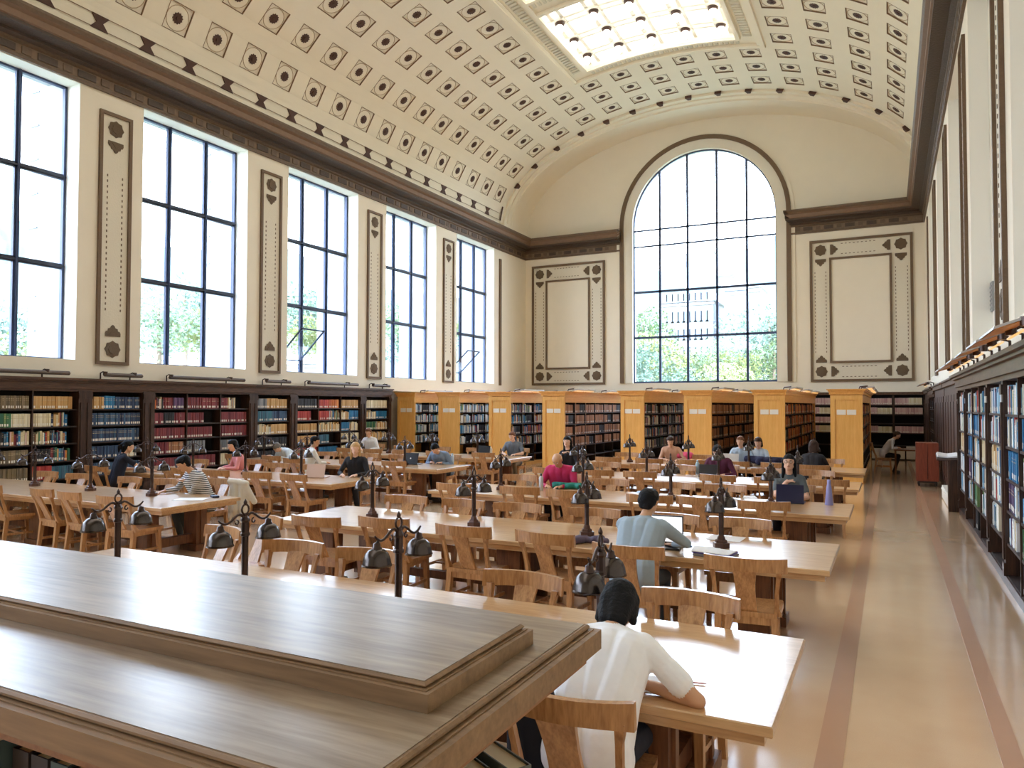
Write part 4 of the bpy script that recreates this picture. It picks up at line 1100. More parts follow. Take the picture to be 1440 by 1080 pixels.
def big_book(name, loc, size, rz, cover, label, lean=0):
    t = thing(name, label, 'book', loc, rz); t.rotation_euler = (0, lean, rz); w_, d_, h_ = size
    m = MB(); m.box(-w_/2, -d_/2, 0, -w_/2+.004, d_/2, h_); m.box(w_/2-.004, -d_/2, 0, w_/2, d_/2, h_); m.box(-w_/2, -d_/2-.004, 0, w_/2, -d_/2, h_); obj('cover', m, cover, t)
    m = MB(); m.box(-w_/2+.004, -d_/2, .004, w_/2-.004, d_/2-.006, h_-.008); obj('pages', m, plain('book_pages', srgb(226, 208, 160), .8), t)
gcov = plain('grey_green_cover', srgb(92, 98, 88), .6); dcov = plain('dark_green_cover', srgb(66, 82, 80), .6); bcov = plain('dark_brown_cover', srgb(50, 38, 34), .6)
for k, (x, cv) in enumerate(((-2.12, bcov), (-2.035, bcov), (-1.95, dcov), (-1.865, bcov), (-1.78, bcov))):
    big_book('reference_book', (x, 1.33, .8905), (.072, .2, .27), 0, cv, 'thick reference book with yellowed page tops, %s from the left under the low bookcase top' % ORD[k], 0)
big_book('bound_volume', (-2.24, 1.27, .8905), (.12, .2, .29), 0, dcov, 'green-grey bound volume at the lower left corner under the low bookcase')
# end shelf with two grey volumes
m = MB(); m.box(-1.5, 1.65, .70, -1.0, 2.3, .725); m.box(-1.5, 1.7, .02, -1.46, 2.25, .70); obj('end_shelf', m, FASC, e)
big_book('grey_volume', (-1.17, 1.98, .7255), (.075, .2, .30), rad(62), gcov, 'grey-covered thick book standing at the end of the low bookcase, left one')
big_book('grey_volume', (-1.08, 2.06, .7255), (.075, .2, .30), rad(62), gcov, 'grey-covered thick book standing at the end of the low bookcase, right one')
# ------------------------------------------------------------------ people
def cloth(name, col, rough=.85): return plain(name, srgb(*col), rough, noise=.06, nscale=18, bump=.15)
SKIN = {'light': plain('skin_light', srgb(226, 180, 152), .5), 'tan': plain('skin_tan', srgb(206, 158, 124), .5), 'pale': plain('skin_pale', srgb(234, 194, 172), .5)}
LIP = plain('lip', srgb(176, 98, 92), .5); EYEW = plain('eye_white', srgb(240, 238, 234), .3); EYED = plain('eye_dark', srgb(34, 24, 20), .2)
HAIRM = {k: plain('hair_'+k, srgb(*c), .6, spec=.2, bump=.5, nscale=60, noise=.2) for k, c in dict(black=(14, 13, 16), brown=(62, 44, 34), blonde=(196, 160, 112), greyblond=(150, 128, 104), ginger=(120, 78, 54), grey=(120, 114, 108)).items()}
def cap_sdf(P, c):
    a, ra, b, rb = np.array(c[0]), c[1], np.array(c[2]), c[3]
    ab = b-a; L = max(ab@ab, 1e-9); t = np.clip(((P-a)@ab)/L, 0, 1)
    return np.linalg.norm(P-(a+t[:, None]*ab), axis=1)-(ra+(rb-ra)*t)
def blob_mesh(name, caps, voxel, mats, smooth=3):
    """one closed skin grown round tapered limbs, then merged by a voxel remesh"""
    m = MB()
    for c in caps:
        a, ra, b, rb = Vector(c[0]), c[1], Vector(c[2]), c[3]
        d = (b-a); L = d.length; n = 12
        ax = d.normalized() if L > 1e-6 else Vector((0, 0, 1)); u = ax.orthogonal().normalized(); w = ax.cross(u)
        rings = []
        for k in range(0, 5): t = -pi/2+pi/2*k/4; rings.append((a+ax*ra*sin(t), max(ra*cos(t), 1e-4)))
        for k in range(0, 5): t = pi/2*k/4; rings.append((b+ax*rb*sin(t), max(rb*cos(t), 1e-4)))
        vs = [p+u*r*cos(2*pi*i/n)+w*r*sin(2*pi*i/n) for p, r in rings for i in range(n)]
        fs = [(i*n+k, i*n+(k+1) % n, (i+1)*n+(k+1) % n, (i+1)*n+k) for i in range(len(rings)-1) for k in range(n)]
        m.add(vs, fs, 0, True)
    me = m.mesh('tmp', []); o = bpy.data.objects.new('tmp', me); C.objects.link(o)
    r = o.modifiers.new('r', 'REMESH'); r.mode = 'VOXEL'; r.voxel_size = voxel; r.use_smooth_shade = True
    s = o.modifiers.new('s', 'SMOOTH'); s.factor = .5; s.iterations = smooth
    dg = bpy.context.evaluated_depsgraph_get(); out = bpy.data.meshes.new_from_object(o.evaluated_get(dg)); out.name = name
    bpy.data.objects.remove(o); bpy.data.meshes.remove(me)
    out.materials.clear()
    for mm in mats: out.materials.append(mm)
    if len(mats) > 1:
        nf = len(out.polygons); P = np.zeros(nf*3); out.polygons.foreach_get('center', P); P = P.reshape(-1, 3)
        D = np.stack([cap_sdf(P, c) for c in caps]); idx = np.argmin(D, 0); mi = np.array([c[4] for c in caps])[idx]
        out.polygons.foreach_set('material_index', mi.astype(np.int32))
    out.polygons.foreach_set('use_smooth', [True]*len(out.polygons)); out.update()
    return out
def ik(S_, H_, l1, l2, pole):
    d = H_-S_; L = min(d.length, (l1+l2)*.999); dn = d.normalized(); H2 = S_+dn*L
    a = (l1*l1-l2*l2+L*L)/(2*L); h = sqrt(max(0, l1*l1-a*a)); p = Vector(pole); p = (p-dn*p.dot(dn)).normalized()
    return S_+dn*a+p*h, H2
def person(name, label, loc, rz, shirt, pants=None, skin='light', hair='black', style='short', lean=20, head=(25, 0, 0), hL=None, hR=None, sleeve='long', voxel=.012, h=1.0, twist=0, legs=True, poleL=None, poleR=None, build=1.0, long=False, shin=.12, seat=.48, side=0, elR=None):
    """local frame: facing +y, seat at the origin; hands are targets (x, y, z) above the floor"""
    e = thing(name, label, 'person', loc, rz)
    SK_, SH, PT = 0, 1, 2; caps = []; B = build
    def cap(a, ra, b, rb, t): caps.append((tuple(a), ra, tuple(b), rb, t))
    le = rad(lean); hip = Vector((0, 0, seat+.10)); up = Vector((side, sin(le), cos(le))).normalized(); up2 = Vector((side*1.3, sin(le*1.35), cos(le*1.35))).normalized()
    mid = hip+up*.24*h; chest = mid+up2*.20*h; neck = chest+up2*.10*h
    tw = rad(twist); rx = Vector((cos(tw), sin(tw), 0))
    for s in (-1, 1):
        cap(hip+Vector((s*.085*B, -.01, -.01)), .115*B, hip+Vector((s*.08*B, 0, .08)), .11*B, SH if 1 else PT)
        cap(hip+rx*s*.07*B+up*.05, .115*B, mid+rx*s*.075*B, .112*B, SH)
        cap(mid+rx*s*.075*B, .112*B, chest+rx*s*.095*B, .108*B, SH)
        cap(chest+rx*s*.095*B, .105*B, chest+rx*s*.150*B+up2*.055, .062*B, SH)
        cap(neck+up2*-.01, .065, chest+rx*s*.150*B+up2*.05, .055*B, SH)
    cap(mid, .11*B, chest, .112*B, SH)
    hp, hy, hr = [rad(a) for a in head]
    hd = Euler((-hp, 0, 0)).to_matrix(); HR = Euler((0, hr, hy)).to_matrix() @ hd
    nv = (up2*.45+HR @ Vector((0, .35, .65))).normalized()
    nb = neck+up2*.01; nt_ = nb+nv*.085*h
    cap(nb, .056, nt_, .050, SK_)
    hc = nt_+HR @ Vector((0, .012, .095))
    HP = lambda x, y, z: hc+HR @ Vector((x, y, z))
    cap(HP(0, -.022, .018), .082, HP(0, .018, .022), .078, SK_)
    cap(HP(0, .03, -.02), .062, HP(0, .048, -.072), .040, SK_); cap(HP(-.03, .015, -.055), .038, HP(.03, .015, -.055), .038, SK_)
    cap(HP(0, .088, .0), .012, HP(0, .104, -.028), .015, SK_)
    for s in (-1, 1):
        cap(HP(s*.078, -.005, .008), .017, HP(s*.080, -.008, -.022), .012, SK_)
    wr = {}
    for s, tgt, pole in ((-1, hL, poleL), (1, hR, poleR)):
        if tgt is None: tgt = (s*.14, .40, .80)
        sh = chest+rx*s*.175*B+up2*.045; H_ = Vector(tgt)
        pole = pole or (s*.8, -.25, -.75)
        el, wp = ik(sh, H_, .285*h, .25*h, pole)
        if s == 1 and elR is not None: el = sh+(Vector(elR)-sh).normalized()*.30*h; wp = el+(H_-el).normalized()*.26*h
        ts = 0 if sleeve == 'none' else 1
        m1 = sh+(el-sh)*.72
        cap(sh, .058*B, sh+(el-sh)*.5, .050*B, SH)
        if sleeve == 'long':
            cap(sh+(el-sh)*.5, .050*B, el, .044, SH); cap(el, .044, el+(wp-el)*.86, .034, SH); cap(el+(wp-el)*.8, .027, wp, .025, SK_)
        else:
            cap(sh+(el-sh)*.4, .056*B, sh+(el-sh)*.66, .056*B, SH); cap(sh+(el-sh)*.5, .040, el, .036, SK_); cap(el, .038, el+(wp-el)*.35, .038, SK_); cap(el+(wp-el)*.35, .038, wp, .025, SK_)
        # hand: palm and five fingers
        fd = (wp-el).normalized(); flat = Vector((fd.x, fd.y, fd.z*.3-.05)).normalized(); sidev = Vector((0, 0, 1)).cross(flat).normalized()*(-s)  # towards the thumb
        pn = Vector((0, 0, -1))
        k0 = wp+flat*.015
        for u in (-.024, -.008, .010, .026): cap(k0+sidev*u*.7, .017, wp+flat*.078+sidev*u, .0125, SK_)
        for u, L in ((.028, .062), (.010, .072), (-.008, .068), (-.026, .052)):
            a_ = wp+flat*.078+sidev*u; b_ = a_+(flat+pn*.25).normalized()*L*.5; c_ = b_+(flat+pn*1.0).normalized()*L*.5
            cap(a_, .0100, b_, .0094, SK_); cap(b_, .0094, c_, .0084, SK_)
        a_ = wp+flat*.025+sidev*.025; b_ = a_+(sidev+flat*.8+pn*.3).normalized()*.042; c_ = b_+(flat+sidev*.2+pn*.4).normalized()*.03
        cap(a_, .015, b_, .011, SK_); cap(b_, .011, c_, .0095, SK_)
        wr[s] = (wp, flat, sidev)
    if legs:
        for s in (-1, 1):
            kn = Vector((s*.13, .43*h, seat+.055)); an = Vector((s*.14, .43*h-shin, .085)); hj = hip+Vector((s*.085, .02, -.02))
            cap(hj, .092*B, kn, .062, PT); cap(kn, .060, kn+(an-kn)*.35, .057, PT); cap(kn+(an-kn)*.35, .057, an, .042, PT)
            cap(an+Vector((0, -.03, -.035)), .040, an+Vector((s*.015, .13, -.05)), .032, 3)
    mats = [SKIN[skin], shirt, pants or cloth('dark_trousers', (36, 38, 46)), plain('shoe_dark', srgb(40, 36, 36), .5)]
    obj('body', blob_mesh('body', caps, voxel, mats, 2), None, e)
    # face
    m = MB()
    for s in (-1, 1):
        c = HP(s*.030, .083, .012); m.lathe([(.001, -.008), (.009, -.005), (.012, 0), (.009, .005), (.001, .008)], c, 8)
    obj('eyes', m, EYEW, e)
    m = MB()
    for s in (-1, 1):
        c = HP(s*.030, .0915, .012); m.lathe([(.001, -.005), (.0055, -.002), (.0055, .002), (.001, .005)], c, 8)
        m.tube([HP(s*.016, .095, .034), HP(s*.032, .094, .039), HP(s*.046, .083, .035)], [.002, .0035, .0015], 5)
    obj('pupils_and_brows', m, EYED if hair in ('black', 'brown') else HAIRM[hair], e)
    m = MB(); m.tube([HP(-.022, .078, -.052), HP(-.008, .0895, -.049), HP(.008, .0895, -.049), HP(.022, .078, -.052)], [.002, .0055, .0055, .002], 6); obj('mouth', m, LIP, e)
    if style != 'bald':
        hcap = []; ha = lambda a, ra, b, rb: hcap.append((tuple(a), ra, tuple(b), rb, 0))
        ha(HP(0, -.036, .034), .089, HP(0, .010, .050), .078); ha(HP(0, .015, .062), .064, HP(0, .034, .064), .050)
        ha(HP(-.035, -.045, 0), .058, HP(.035, -.045, 0), .058); ha(HP(-.03, -.050, -.04), .042, HP(.03, -.050, -.04), .042)
        for s in (-1, 1): ha(HP(s*.05, .0, .035), .042, HP(s*.056, -.018, -.005), .034)
        if style in ('long', 'tail', 'shag'):
            d1 = {'long': .24, 'tail': .05, 'shag': .07}[style]
            for s in (-1, 1):
                if style != 'tail': ha(HP(s*.060, -.012, .03), .040, HP(s*.074, -.025, -.05-d1*.3), .030); ha(HP(s*.074, -.025, -.05-d1*.3), .030, HP(s*.085, -.01, -.04-d1*.75), .022)
                ha(HP(s*.04, -.06, -.02), .052, HP(s*.04, -.06, -.06-d1), .034)
            ha(HP(0, -.06, -.03), .055, HP(0, -.06, -.06-d1), .04)
            if style == 'tail': ha(HP(0, -.115, .02), .032, HP(0, -.15, -.05), .034); ha(HP(0, -.15, -.05), .034, HP(0, -.13, -.15), .014)
        obj('hair', blob_mesh('hair', hcap, .010, [HAIRM[hair]], 2), None, e)
    return e, HP, wr
def laptop(loc, rz, ang, lid, label, screen=False, w=.33, col=None, emblem=False):
    t = thing('laptop', label, 'laptop', loc, rz); d = w*.68   # local: keyboard towards -y (user at -y), lid hinge at +y
    m = MB(); m.cbox(-w/2, -d/2, 0, w/2, d/2, .016, .003, 0); b = obj('keyboard_base', m, lid, t)
    m = MB()
    for r in range(5):
        for c in range(13): m.box(-w/2+.025+c*(w-.05)/13, d/2-.03-r*.022-.016, .016, -w/2+.025+(c+.82)*(w-.05)/13, d/2-.03-r*.022, .018)
    m.box(-.05, -d/2+.015, .0158, .05, -d/2+.07, .0168); obj('keys', m, RUB, b)
    a = rad(ang); M = MX(0, d/2, .012) @ Matrix.Rotation(pi-a, 4, 'X').inverted() if 0 else MX(0, d/2, .014) @ Matrix.Rotation(a-pi/2*0, 4, 'X')
    # lid: starts flat pointing to +y at ang=0 , rises with ang
    m = MB(); m.cbox(-w/2, 0, -.008, w/2, d, 0, .002, 0); m.v = [tuple(M @ Vector(v)) for v in m.v]; l = obj('lid', m, lid, t)
    m = MB(); m.box(-w/2+.012, .018, .0002, w/2-.012, d-.012, .001); m.v = [tuple(M @ Vector(v)) for v in m.v]; obj('screen', m, SCREEN if screen else plain('screen_dim', srgb(90, 100, 120), .2), l)
    if emblem:
        m = MB(); m.lathe([(.018, -.0095), (.018, -.0082)], (0, d/2, 0), 14); m.v = [tuple(M @ Vector(v)) for v in m.v]; obj('lid_emblem', m, WHITE, l)
    return t
def bottle(loc, r, h, mat, capm, label, cone=False, cat='bottle'):
    t = thing('water_bottle', label, cat, loc); m = MB()
    m.lathe([(r*.95, 0), (r, .01), (r*(.55 if cone else 1), h*.72), (r*(.4 if cone else .6), h*.84), (r*.38, h*.86)], n=14); obj('body', m, mat, t)
    m = MB(); m.lathe([(r*.42, h*.855), (r*.42, h*.98), (r*.3, h)], n=12); obj('cap', m, capm, t)
def papers(loc, rz, label, w=.21, d=.297, n=2, mat=None, name='paper_sheet', cat='paper'):
    t = MB()
    for k in range(n): a = .006*k; t.box(-w/2+a, -d/2-a*.5, .0012*k, w/2+a, d/2-a*.5, .0012*(k+1))
    o = obj(name, t, mat or PAPER); o.location = loc; o.rotation_euler = (0, 0, rz); tag(o, label, cat); return o
TZ = .7605
PI_ = pi
# P1 white shirt, nearest
person('person', 'person in a white T-shirt bent over the nearest table, seen from behind', (-1.20, 3.10, 0), rad(0), cloth('white_tee', (244, 245, 250)), cloth('navy_trousers', (28, 32, 46)), 'tan', 'black', 'shag', lean=30, head=(54, 6, 0), hL=(-.10, .42, .80), hR=(.04, .36, .80), sleeve='short', voxel=.008, build=1.08, elR=(.40, .27, .80), poleL=(-1, 0, -.2))
# P2 grey shirt with laptop
person('person', 'person in a grey shirt facing a bright laptop at the second table, seen from behind', (-2.03, 6.38, 0), rad(-4), cloth('grey_shirt', (156, 172, 184)), cloth('grey_trousers', (70, 74, 80)), 'tan', 'black', 'short', lean=24, head=(14, -14, 0), hL=(-.05, .62, .80), hR=(.16, .58, .80), voxel=.010, build=1.12, poleR=(1, -.1, -.2))
person('person', 'bald person in a magenta jumper reading at the far side of the third table', (-4.87, 11.52, 0), PI_+.05, cloth('magenta_jumper', (188, 38, 92)), None, 'tan', 'grey', 'bald', lean=16, head=(42, 0, 0), hL=(-.12, .46, .80), hR=(.12, .46, .80), build=1.18)
_, HP, _ = person('person', 'person with long dark hair and glasses looking up, chin on hand, behind a navy laptop', (-1.30, 11.50, 0), PI_-.02, cloth('dark_grey_top', (92, 98, 100)), None, 'light', 'black', 'long', lean=10, head=(0, 4, 0), hL=(-.10, .42, .80), hR=(.02, .19, 1.02), sleeve='short', poleR=(.7, .3, -.8), build=.95, voxel=.010)
gm = MB()
for s in (-1, 1): gm.tube([HP(s*.031+.022*cos(t), .100, .012+.017*sin(t)) for t in [2*pi*k/14 for k in range(15)]], .0018, 5)
gm.tube([HP(-.009, .102, .014), HP(.009, .102, .014)], .0015, 5)
for s in (-1, 1): gm.tube([HP(s*.053, .098, .014), HP(s*.08, .0, .016)], .0015, 5)
go = obj('glasses', gm, RUB); go.matrix_world = Matrix.Translation((-1.30, 11.50, 0)) @ Matrix.Rotation(PI_-.02, 4, 'Z'); tag(go, 'thin dark-rimmed glasses on the long-haired reader behind the navy laptop', 'glasses')
person('person', 'person in a burgundy top with head bowed over a laptop at the fourth table', (-2.95, 14.78, 0), PI_, cloth('burgundy_top', (88, 34, 62)), None, 'light', 'black', 'shag', lean=16, head=(34, 0, 0), build=1.05)
person('person', 'person in a pale blue shirt behind a white laptop at the fifth table', (-3.13, 18.12, 0), PI_+.1, cloth('pale_blue_shirt', (178, 196, 214)), None, 'light', 'ginger', 'short', lean=12, head=(12, -10, 0))
person('person', 'person with brown hair close beside the pale blue shirt at the fifth table', (-2.66, 18.14, 0), PI_-.35, cloth('light_grey_blue_top', (186, 196, 206)), None, 'light', 'brown', 'shag', lean=14, head=(20, 20, 0), build=.92)
person('person', 'person in a tan jumper bending to the right at the fifth table', (-4.72, 18.14, 0), PI_+.1, cloth('tan_jumper', (200, 158, 134)), None, 'light', 'brown', 'shag', lean=14, head=(26, 10, 0), side=.12)
person('person', 'person in black with dark hair, hand to face, behind the magenta jumper', (-6.12, 14.80, 0), PI_-.1, cloth('black_top', (30, 28, 34)), None, 'pale', 'black', 'long', lean=6, head=(6, 8, 0), hR=(.04, .22, 1.10), build=.92, h=1.06)
person('person', 'person with headphones and a grey T-shirt behind a dark laptop near the golden stacks', (-9.12, 18.14, 0), PI_+.15, cloth('slate_tee', (104, 112, 124)), cloth('khaki_trousers', (120, 108, 88)), 'pale', 'ginger', 'short', lean=10, head=(18, -10, 0), sleeve='short', build=1.08)
person('person', 'person in a pale denim shirt bent low over the fourth left-hand table', (-9.25, 14.82, 0), PI_, cloth('denim_shirt', (120, 140, 168)), None, 'light', 'black', 'short', lean=30, head=(46, 0, 0), build=1.12)
person('person', 'blonde person in a black top using a pink laptop at the third left-hand table', (-9.13, 11.46, 0), PI_+.25, cloth('black_cardigan', (30, 30, 36)), None, 'pale', 'blonde', 'long', lean=10, head=(12, 18, 0))
person('person', 'person in a white shirt at the far side of the fifth left-hand table', (-13.95, 18.14, 0), PI_+.2, cloth('white_shirt', (228, 230, 234)), None, 'light', 'ginger', 'short', lean=12, head=(18, 0, 0), h=1.05)
person('person', 'person asleep over the fourth left-hand table in a pale hooded jacket', (-13.8, 14.76, 0), PI_-.3, cloth('pale_hooded_jacket', (206, 216, 222)), None, 'light', 'grey', 'short', lean=40, head=(52, 20, 0), build=1.25, hL=(-.3, .6, .80), hR=(.34, .55, .80))
person('person', 'person in a white top, dark hair in profile, near side of fourth left-hand table', (-11.75, 12.92, 0), -.5, cloth('white_top', (226, 224, 218)), None, 'tan', 'black', 'short', lean=10, head=(14, -35, 0))
person('person', 'person in a pink top with dark shoulder-length hair turned left at the third left-hand table', (-12.1, 11.42, 0), PI_-.55, cloth('pink_top', (226, 148, 150)), None, 'light', 'black', 'shag', lean=14, head=(16, 20, 0), build=.95)
person('person', 'person in a black and white striped top writing at the second left-hand table', (-9.42, 8.14, 0), PI_-.25, plain('striped_top', srgb(230, 230, 230), .85), cloth('grey_jeans', (84, 92, 92)), 'tan', 'black', 'short', lean=20, head=(32, -18, 0), hL=(.10, .30, .95), hR=(.26, .52, .80), build=1.08, voxel=.010)
sm = MATS['striped_top']; n_ = sm.node_tree; p_ = n_.nodes['Principled BSDF']; tc = n_.nodes.new('ShaderNodeTexCoord'); wv = n_.nodes.new('ShaderNodeTexWave'); wv.bands_direction = 'Z'; wv.inputs['Scale'].default_value = 10.5; wv.inputs['Distortion'].default_value = .6
rp = n_.nodes.new('ShaderNodeValToRGB'); rp.color_ramp.interpolation = 'CONSTANT'; rp.color_ramp.elements[0].color = srgb(228, 230, 232); rp.color_ramp.elements[1].position = .62; rp.color_ramp.elements[1].color = srgb(30, 32, 48)
n_.links.new(tc.outputs['Object'], wv.inputs['Vector']); n_.links.new(wv.outputs['Fac'], rp.inputs[0]); n_.links.new(rp.outputs[0], p_.inputs['Base Color'])
person('person', 'person in dark navy with a ponytail at the near side of the third left-hand table', (-13.7, 9.64, 0), -.35, cloth('dark_navy_dress', (24, 28, 44)), None, 'light', 'black', 'tail', lean=12, head=(16, -12, 0), sleeve='short', hR=(.30, .56, .80), build=.98)
person('person', 'person with long dark hair seen from behind at the fifth right-hand table', (-1.42, 16.28, 0), -.1, cloth('black_jacket', (34, 30, 34)), None, 'light', 'brown', 'shag', lean=10, head=(10, 0, 0))
# far desk beyond the last stack
t = thing('study_desk', 'small dark study desk beyond the last golden stack', 'table', (.45, 26.4, 0)); m = MB(); m.box(-.35, -.5, .72, .35, .5, .76); obj('desktop', m, TLEG, t)
for sx in (-.31, .31):
    for sy in (-.45, .45): m = MB(); m.box(sx-.025, sy-.025, 0, sx+.025, sy+.025, .72); obj('leg', m, TLEG, t)
chair(-.22, 26.4, -pi/2, 'dark oak chair at the small study desk beyond the last golden stack')
person('person', 'person with white sleeves and dark clothes at the small far study desk', (-.2, 26.4, 0), -pi/2, cloth('white_sleeved_top', (224, 224, 230)), None, 'light', 'brown', 'short', lean=26, head=(24, 0, 0))
# ------------------------------------------------------------------ things on the tables
BLUEL = plain('navy_laptop', srgb(24, 26, 62), .35); SILV = plain('silver_laptop', srgb(206, 204, 208), .3, metal=.6); DKL = plain('dark_laptop', srgb(44, 42, 46), .35); PKL = plain('rose_laptop', srgb(222, 196, 186), .35, metal=.3)
laptop((-1.96, 6.98, TZ), rad(6), 100-35+30, DKL, 'open laptop with a bright screen in front of the grey shirt', True, w=.40)
laptop((-1.24, 11.00, TZ), PI_, 100, BLUEL, 'navy blue laptop seen from the back in front of the reader with glasses', w=.36)
laptop((-3.05, 14.22, TZ), PI_, 105, DKL, 'dark laptop in front of the burgundy top', w=.34)
laptop((-3.25, 17.5, TZ), PI_, 105, SILV, 'white laptop in front of the pale blue shirt', w=.36, emblem=True)
laptop((-9.72, 17.55, TZ), PI_+.1, 105, DKL, 'dark laptop in front of the person with headphones', w=.38)
laptop((-9.72, 14.15, TZ), PI_+.1, 108, DKL, 'dark laptop with a round emblem in front of the denim shirt', w=.38, emblem=True)
laptop((-9.5, 10.75, TZ), PI_+.3, 105, PKL, 'rose-coloured laptop in front of the blonde reader', w=.36)
laptop((-12.95, 10.5, TZ), .2, 105, DKL, 'dark laptop on the third left-hand table beside the ponytailed reader', w=.34)
STL = plain('steel_bottle', srgb(196, 196, 200), .3, metal=.5); LIL = plain('lilac_bottle', srgb(150, 150, 206), .4); LBL = plain('pale_blue_bottle', srgb(176, 208, 224), .3); WBT = plain('cream_cup', srgb(232, 226, 210), .5); CLR = plain('clear_bottle', srgb(198, 216, 236), .15)
q_ = px(761, 690, z=TZ); bottle((q_[0], q_[1], TZ), .036, .27, STL, RUB, 'steel water bottle with a black cap beside the magenta jumper')
q_ = px(1166, 710, z=TZ); bottle((q_[0], q_[1], TZ), .055, .34, LIL, LIL, 'lilac cone-shaped bottle to the right of the navy laptop', cone=True)
q_ = px(981, 667, z=TZ); bottle((q_[0], q_[1], TZ), .04, .28, LBL, LBL, 'pale blue bottle left of the burgundy top')
q_ = px(644, 651, z=TZ); bottle((q_[0], q_[1]-.25, TZ), .04, .24, CLR, LBL, 'clear water bottle beside the denim shirt')
q_ = px(690, 640, z=TZ); bottle((q_[0], q_[1], TZ), .045, .24, WBT, WBT, 'cream flask on the table left of the person with headphones')
q_ = px(437, 647, z=TZ); bottle((q_[0], q_[1], TZ), .035, .22, LBL, RUB, 'small blue bottle beside the sleeper in the hooded jacket')
papers((-1.55, 7.05, TZ), .1, 'white sheets of paper right of the bright laptop', w=.24, d=.3)
papers((px(1020, 757, z=TZ)[0], px(1020, 757, z=TZ)[1], TZ), -.05, 'white paper lying flat between laptop and lamp on the second table', w=.34, d=.3)
# notebook and papers pile
q_ = px(1006, 782, z=TZ); t = thing('notebook_pile', 'pile of papers and purple-edged notebooks at the near edge of the second table', 'notebooks', (q_[0], q_[1]+.02, TZ), -.15)
m = MB(); m.cbox(-.17, -.12, 0, .17, .12, .022, .004); obj('notebook', m, plain('grey_notebook', srgb(120, 118, 126), .6), t)
m = MB(); m.cbox(-.18, -.11, .0225, .16, .13, .036, .003); obj('folder', m, plain('purple_folder', srgb(84, 74, 150), .5), t)
m = MB(); m.box(-.175, -.11, .0365, .155, .125, .042); obj('paper', m, PAPER, t)
q_ = px(961, 768, z=TZ); m = MB(); m.cbox(-.04, -.075, 0, .04, .075, .010, .003); m.box(-.034, -.065, .010, .034, .065, .0108, 1); o = obj('phone', m, [plain('blue_phone_case', srgb(70, 120, 170), .4), SCREEN]); o.location = (q_[0], q_[1], TZ); o.rotation_euler = (0, 0, 1.2); tag(o, 'blue-cased phone beside the bright laptop', 'phone')
q_ = px(310, 699, z=TZ); m = MB(); m.cbox(-.045, -.08, 0, .045, .08, .028, .006); o = obj('pencil_case', m, plain('dark_case', srgb(34, 36, 66), .5)); o.location = (q_[0]-.05, q_[1]-.06, TZ); o.rotation_euler = (0, 0, 1.1); tag(o, 'small dark navy case beside the striped-top writer', 'case')
q_ = px(268, 702, z=TZ); papers((q_[0], q_[1], TZ), .5, 'open white papers under the hands of the striped-top writer', w=.42, d=.30, n=4)
q_ = px(190, 775, z=TZ); papers((-5.35, 4.12, TZ), .3, 'white paper sheets near the lamp at the far left of the nearest table', w=.4, d=.3, n=3)
q_ = px(915, 968, z=TZ); papers((q_[0]+.02, q_[1]+.06, TZ), .2, 'open exercise paper under the arm of the white T-shirt', w=.30, d=.22)
m = MB(); m.tube([(-.08, 0, .006), (.06, 0, .006), (.08, 0, .006)], [.004, .004, .001], 6); o = obj('pencil', m, plain('red_pencil', srgb(196, 120, 104), .4)); q_ = px(970, 961, z=TZ); o.location = (q_[0], q_[1], TZ); o.rotation_euler = (0, 0, .2); tag(o, 'red pencil held near the right hand of the white T-shirt', 'pencil')
# cloth heaps
def heap(name, label, cat, loc, size, mat, rz=0, seed=1, parts=None):
    r = random.Random(seed); caps = []
    for k in range(9):
        x, y = r.uniform(-.8, .8)*size[0]/2, r.uniform(-.6, .6)*size[1]/2; z = r.uniform(.25, .55)*size[2]; a = r.uniform(0, 3); L = size[0]*.22
        caps.append(((x-L*cos(a), y-L*sin(a)*.6, z), size[2]*.35, (x+L*cos(a), y+L*sin(a)*.6, z), size[2]*.3, 0))
    me = blob_mesh(name, caps, .012, [mat], 3); zs = [v.co.z for v in me.vertices]; dz = min(zs)
    for v in me.vertices: v.co.z = max(0, v.co.z-dz-.01)
    o = obj(name, me, None); o.location = loc; o.rotation_euler = (0, 0, rz); return tag(o, label, cat)
q_ = px(800, 688, z=TZ); heap('folded_scarf', 'teal folded cloth in front of the magenta jumper', 'scarf', (q_[0]-.05, q_[1]+.1, TZ), (.5, .2, .13), cloth('teal_cloth', (28, 118, 108)), .1, 4)
q_ = px(840, 768, z=TZ); heap('pencil_pouch', 'purple-grey soft pouch near the third lamp of the second table', 'pouch', (q_[0]-.12, q_[1]+.12, TZ), (.34, .18, .10), cloth('mauve_cloth', (96, 84, 104)), .5, 6)
q_ = px(1080, 655, z=TZ); heap('backpack', 'navy and black backpack lying on the fifth right-hand table', 'bag', (q_[0], q_[1]+.1, TZ), (.75, .3, .24), cloth('navy_bag', (26, 28, 62)), 0, 9)
q_ = px(953, 648, z=TZ); heap('pink_pouch', 'bright pink bag in front of the tan jumper', 'bag', (q_[0]+.1, q_[1]+.1, TZ), (.42, .2, .26), cloth('pink_bag', (236, 96, 140)), 0, 3)
q_ = px(1050, 700, z=TZ); papers((q_[0], q_[1]+.1, TZ), .3, 'loose white sheets on the third right-hand table left of the navy laptop', n=3)
q_ = px(905, 692, z=TZ); papers((q_[0], q_[1], TZ), .2, 'pale blue exercise sheets on the third right-hand table behind the lamp', n=3, mat=plain('blue_sheet', srgb(178, 204, 232), .6))
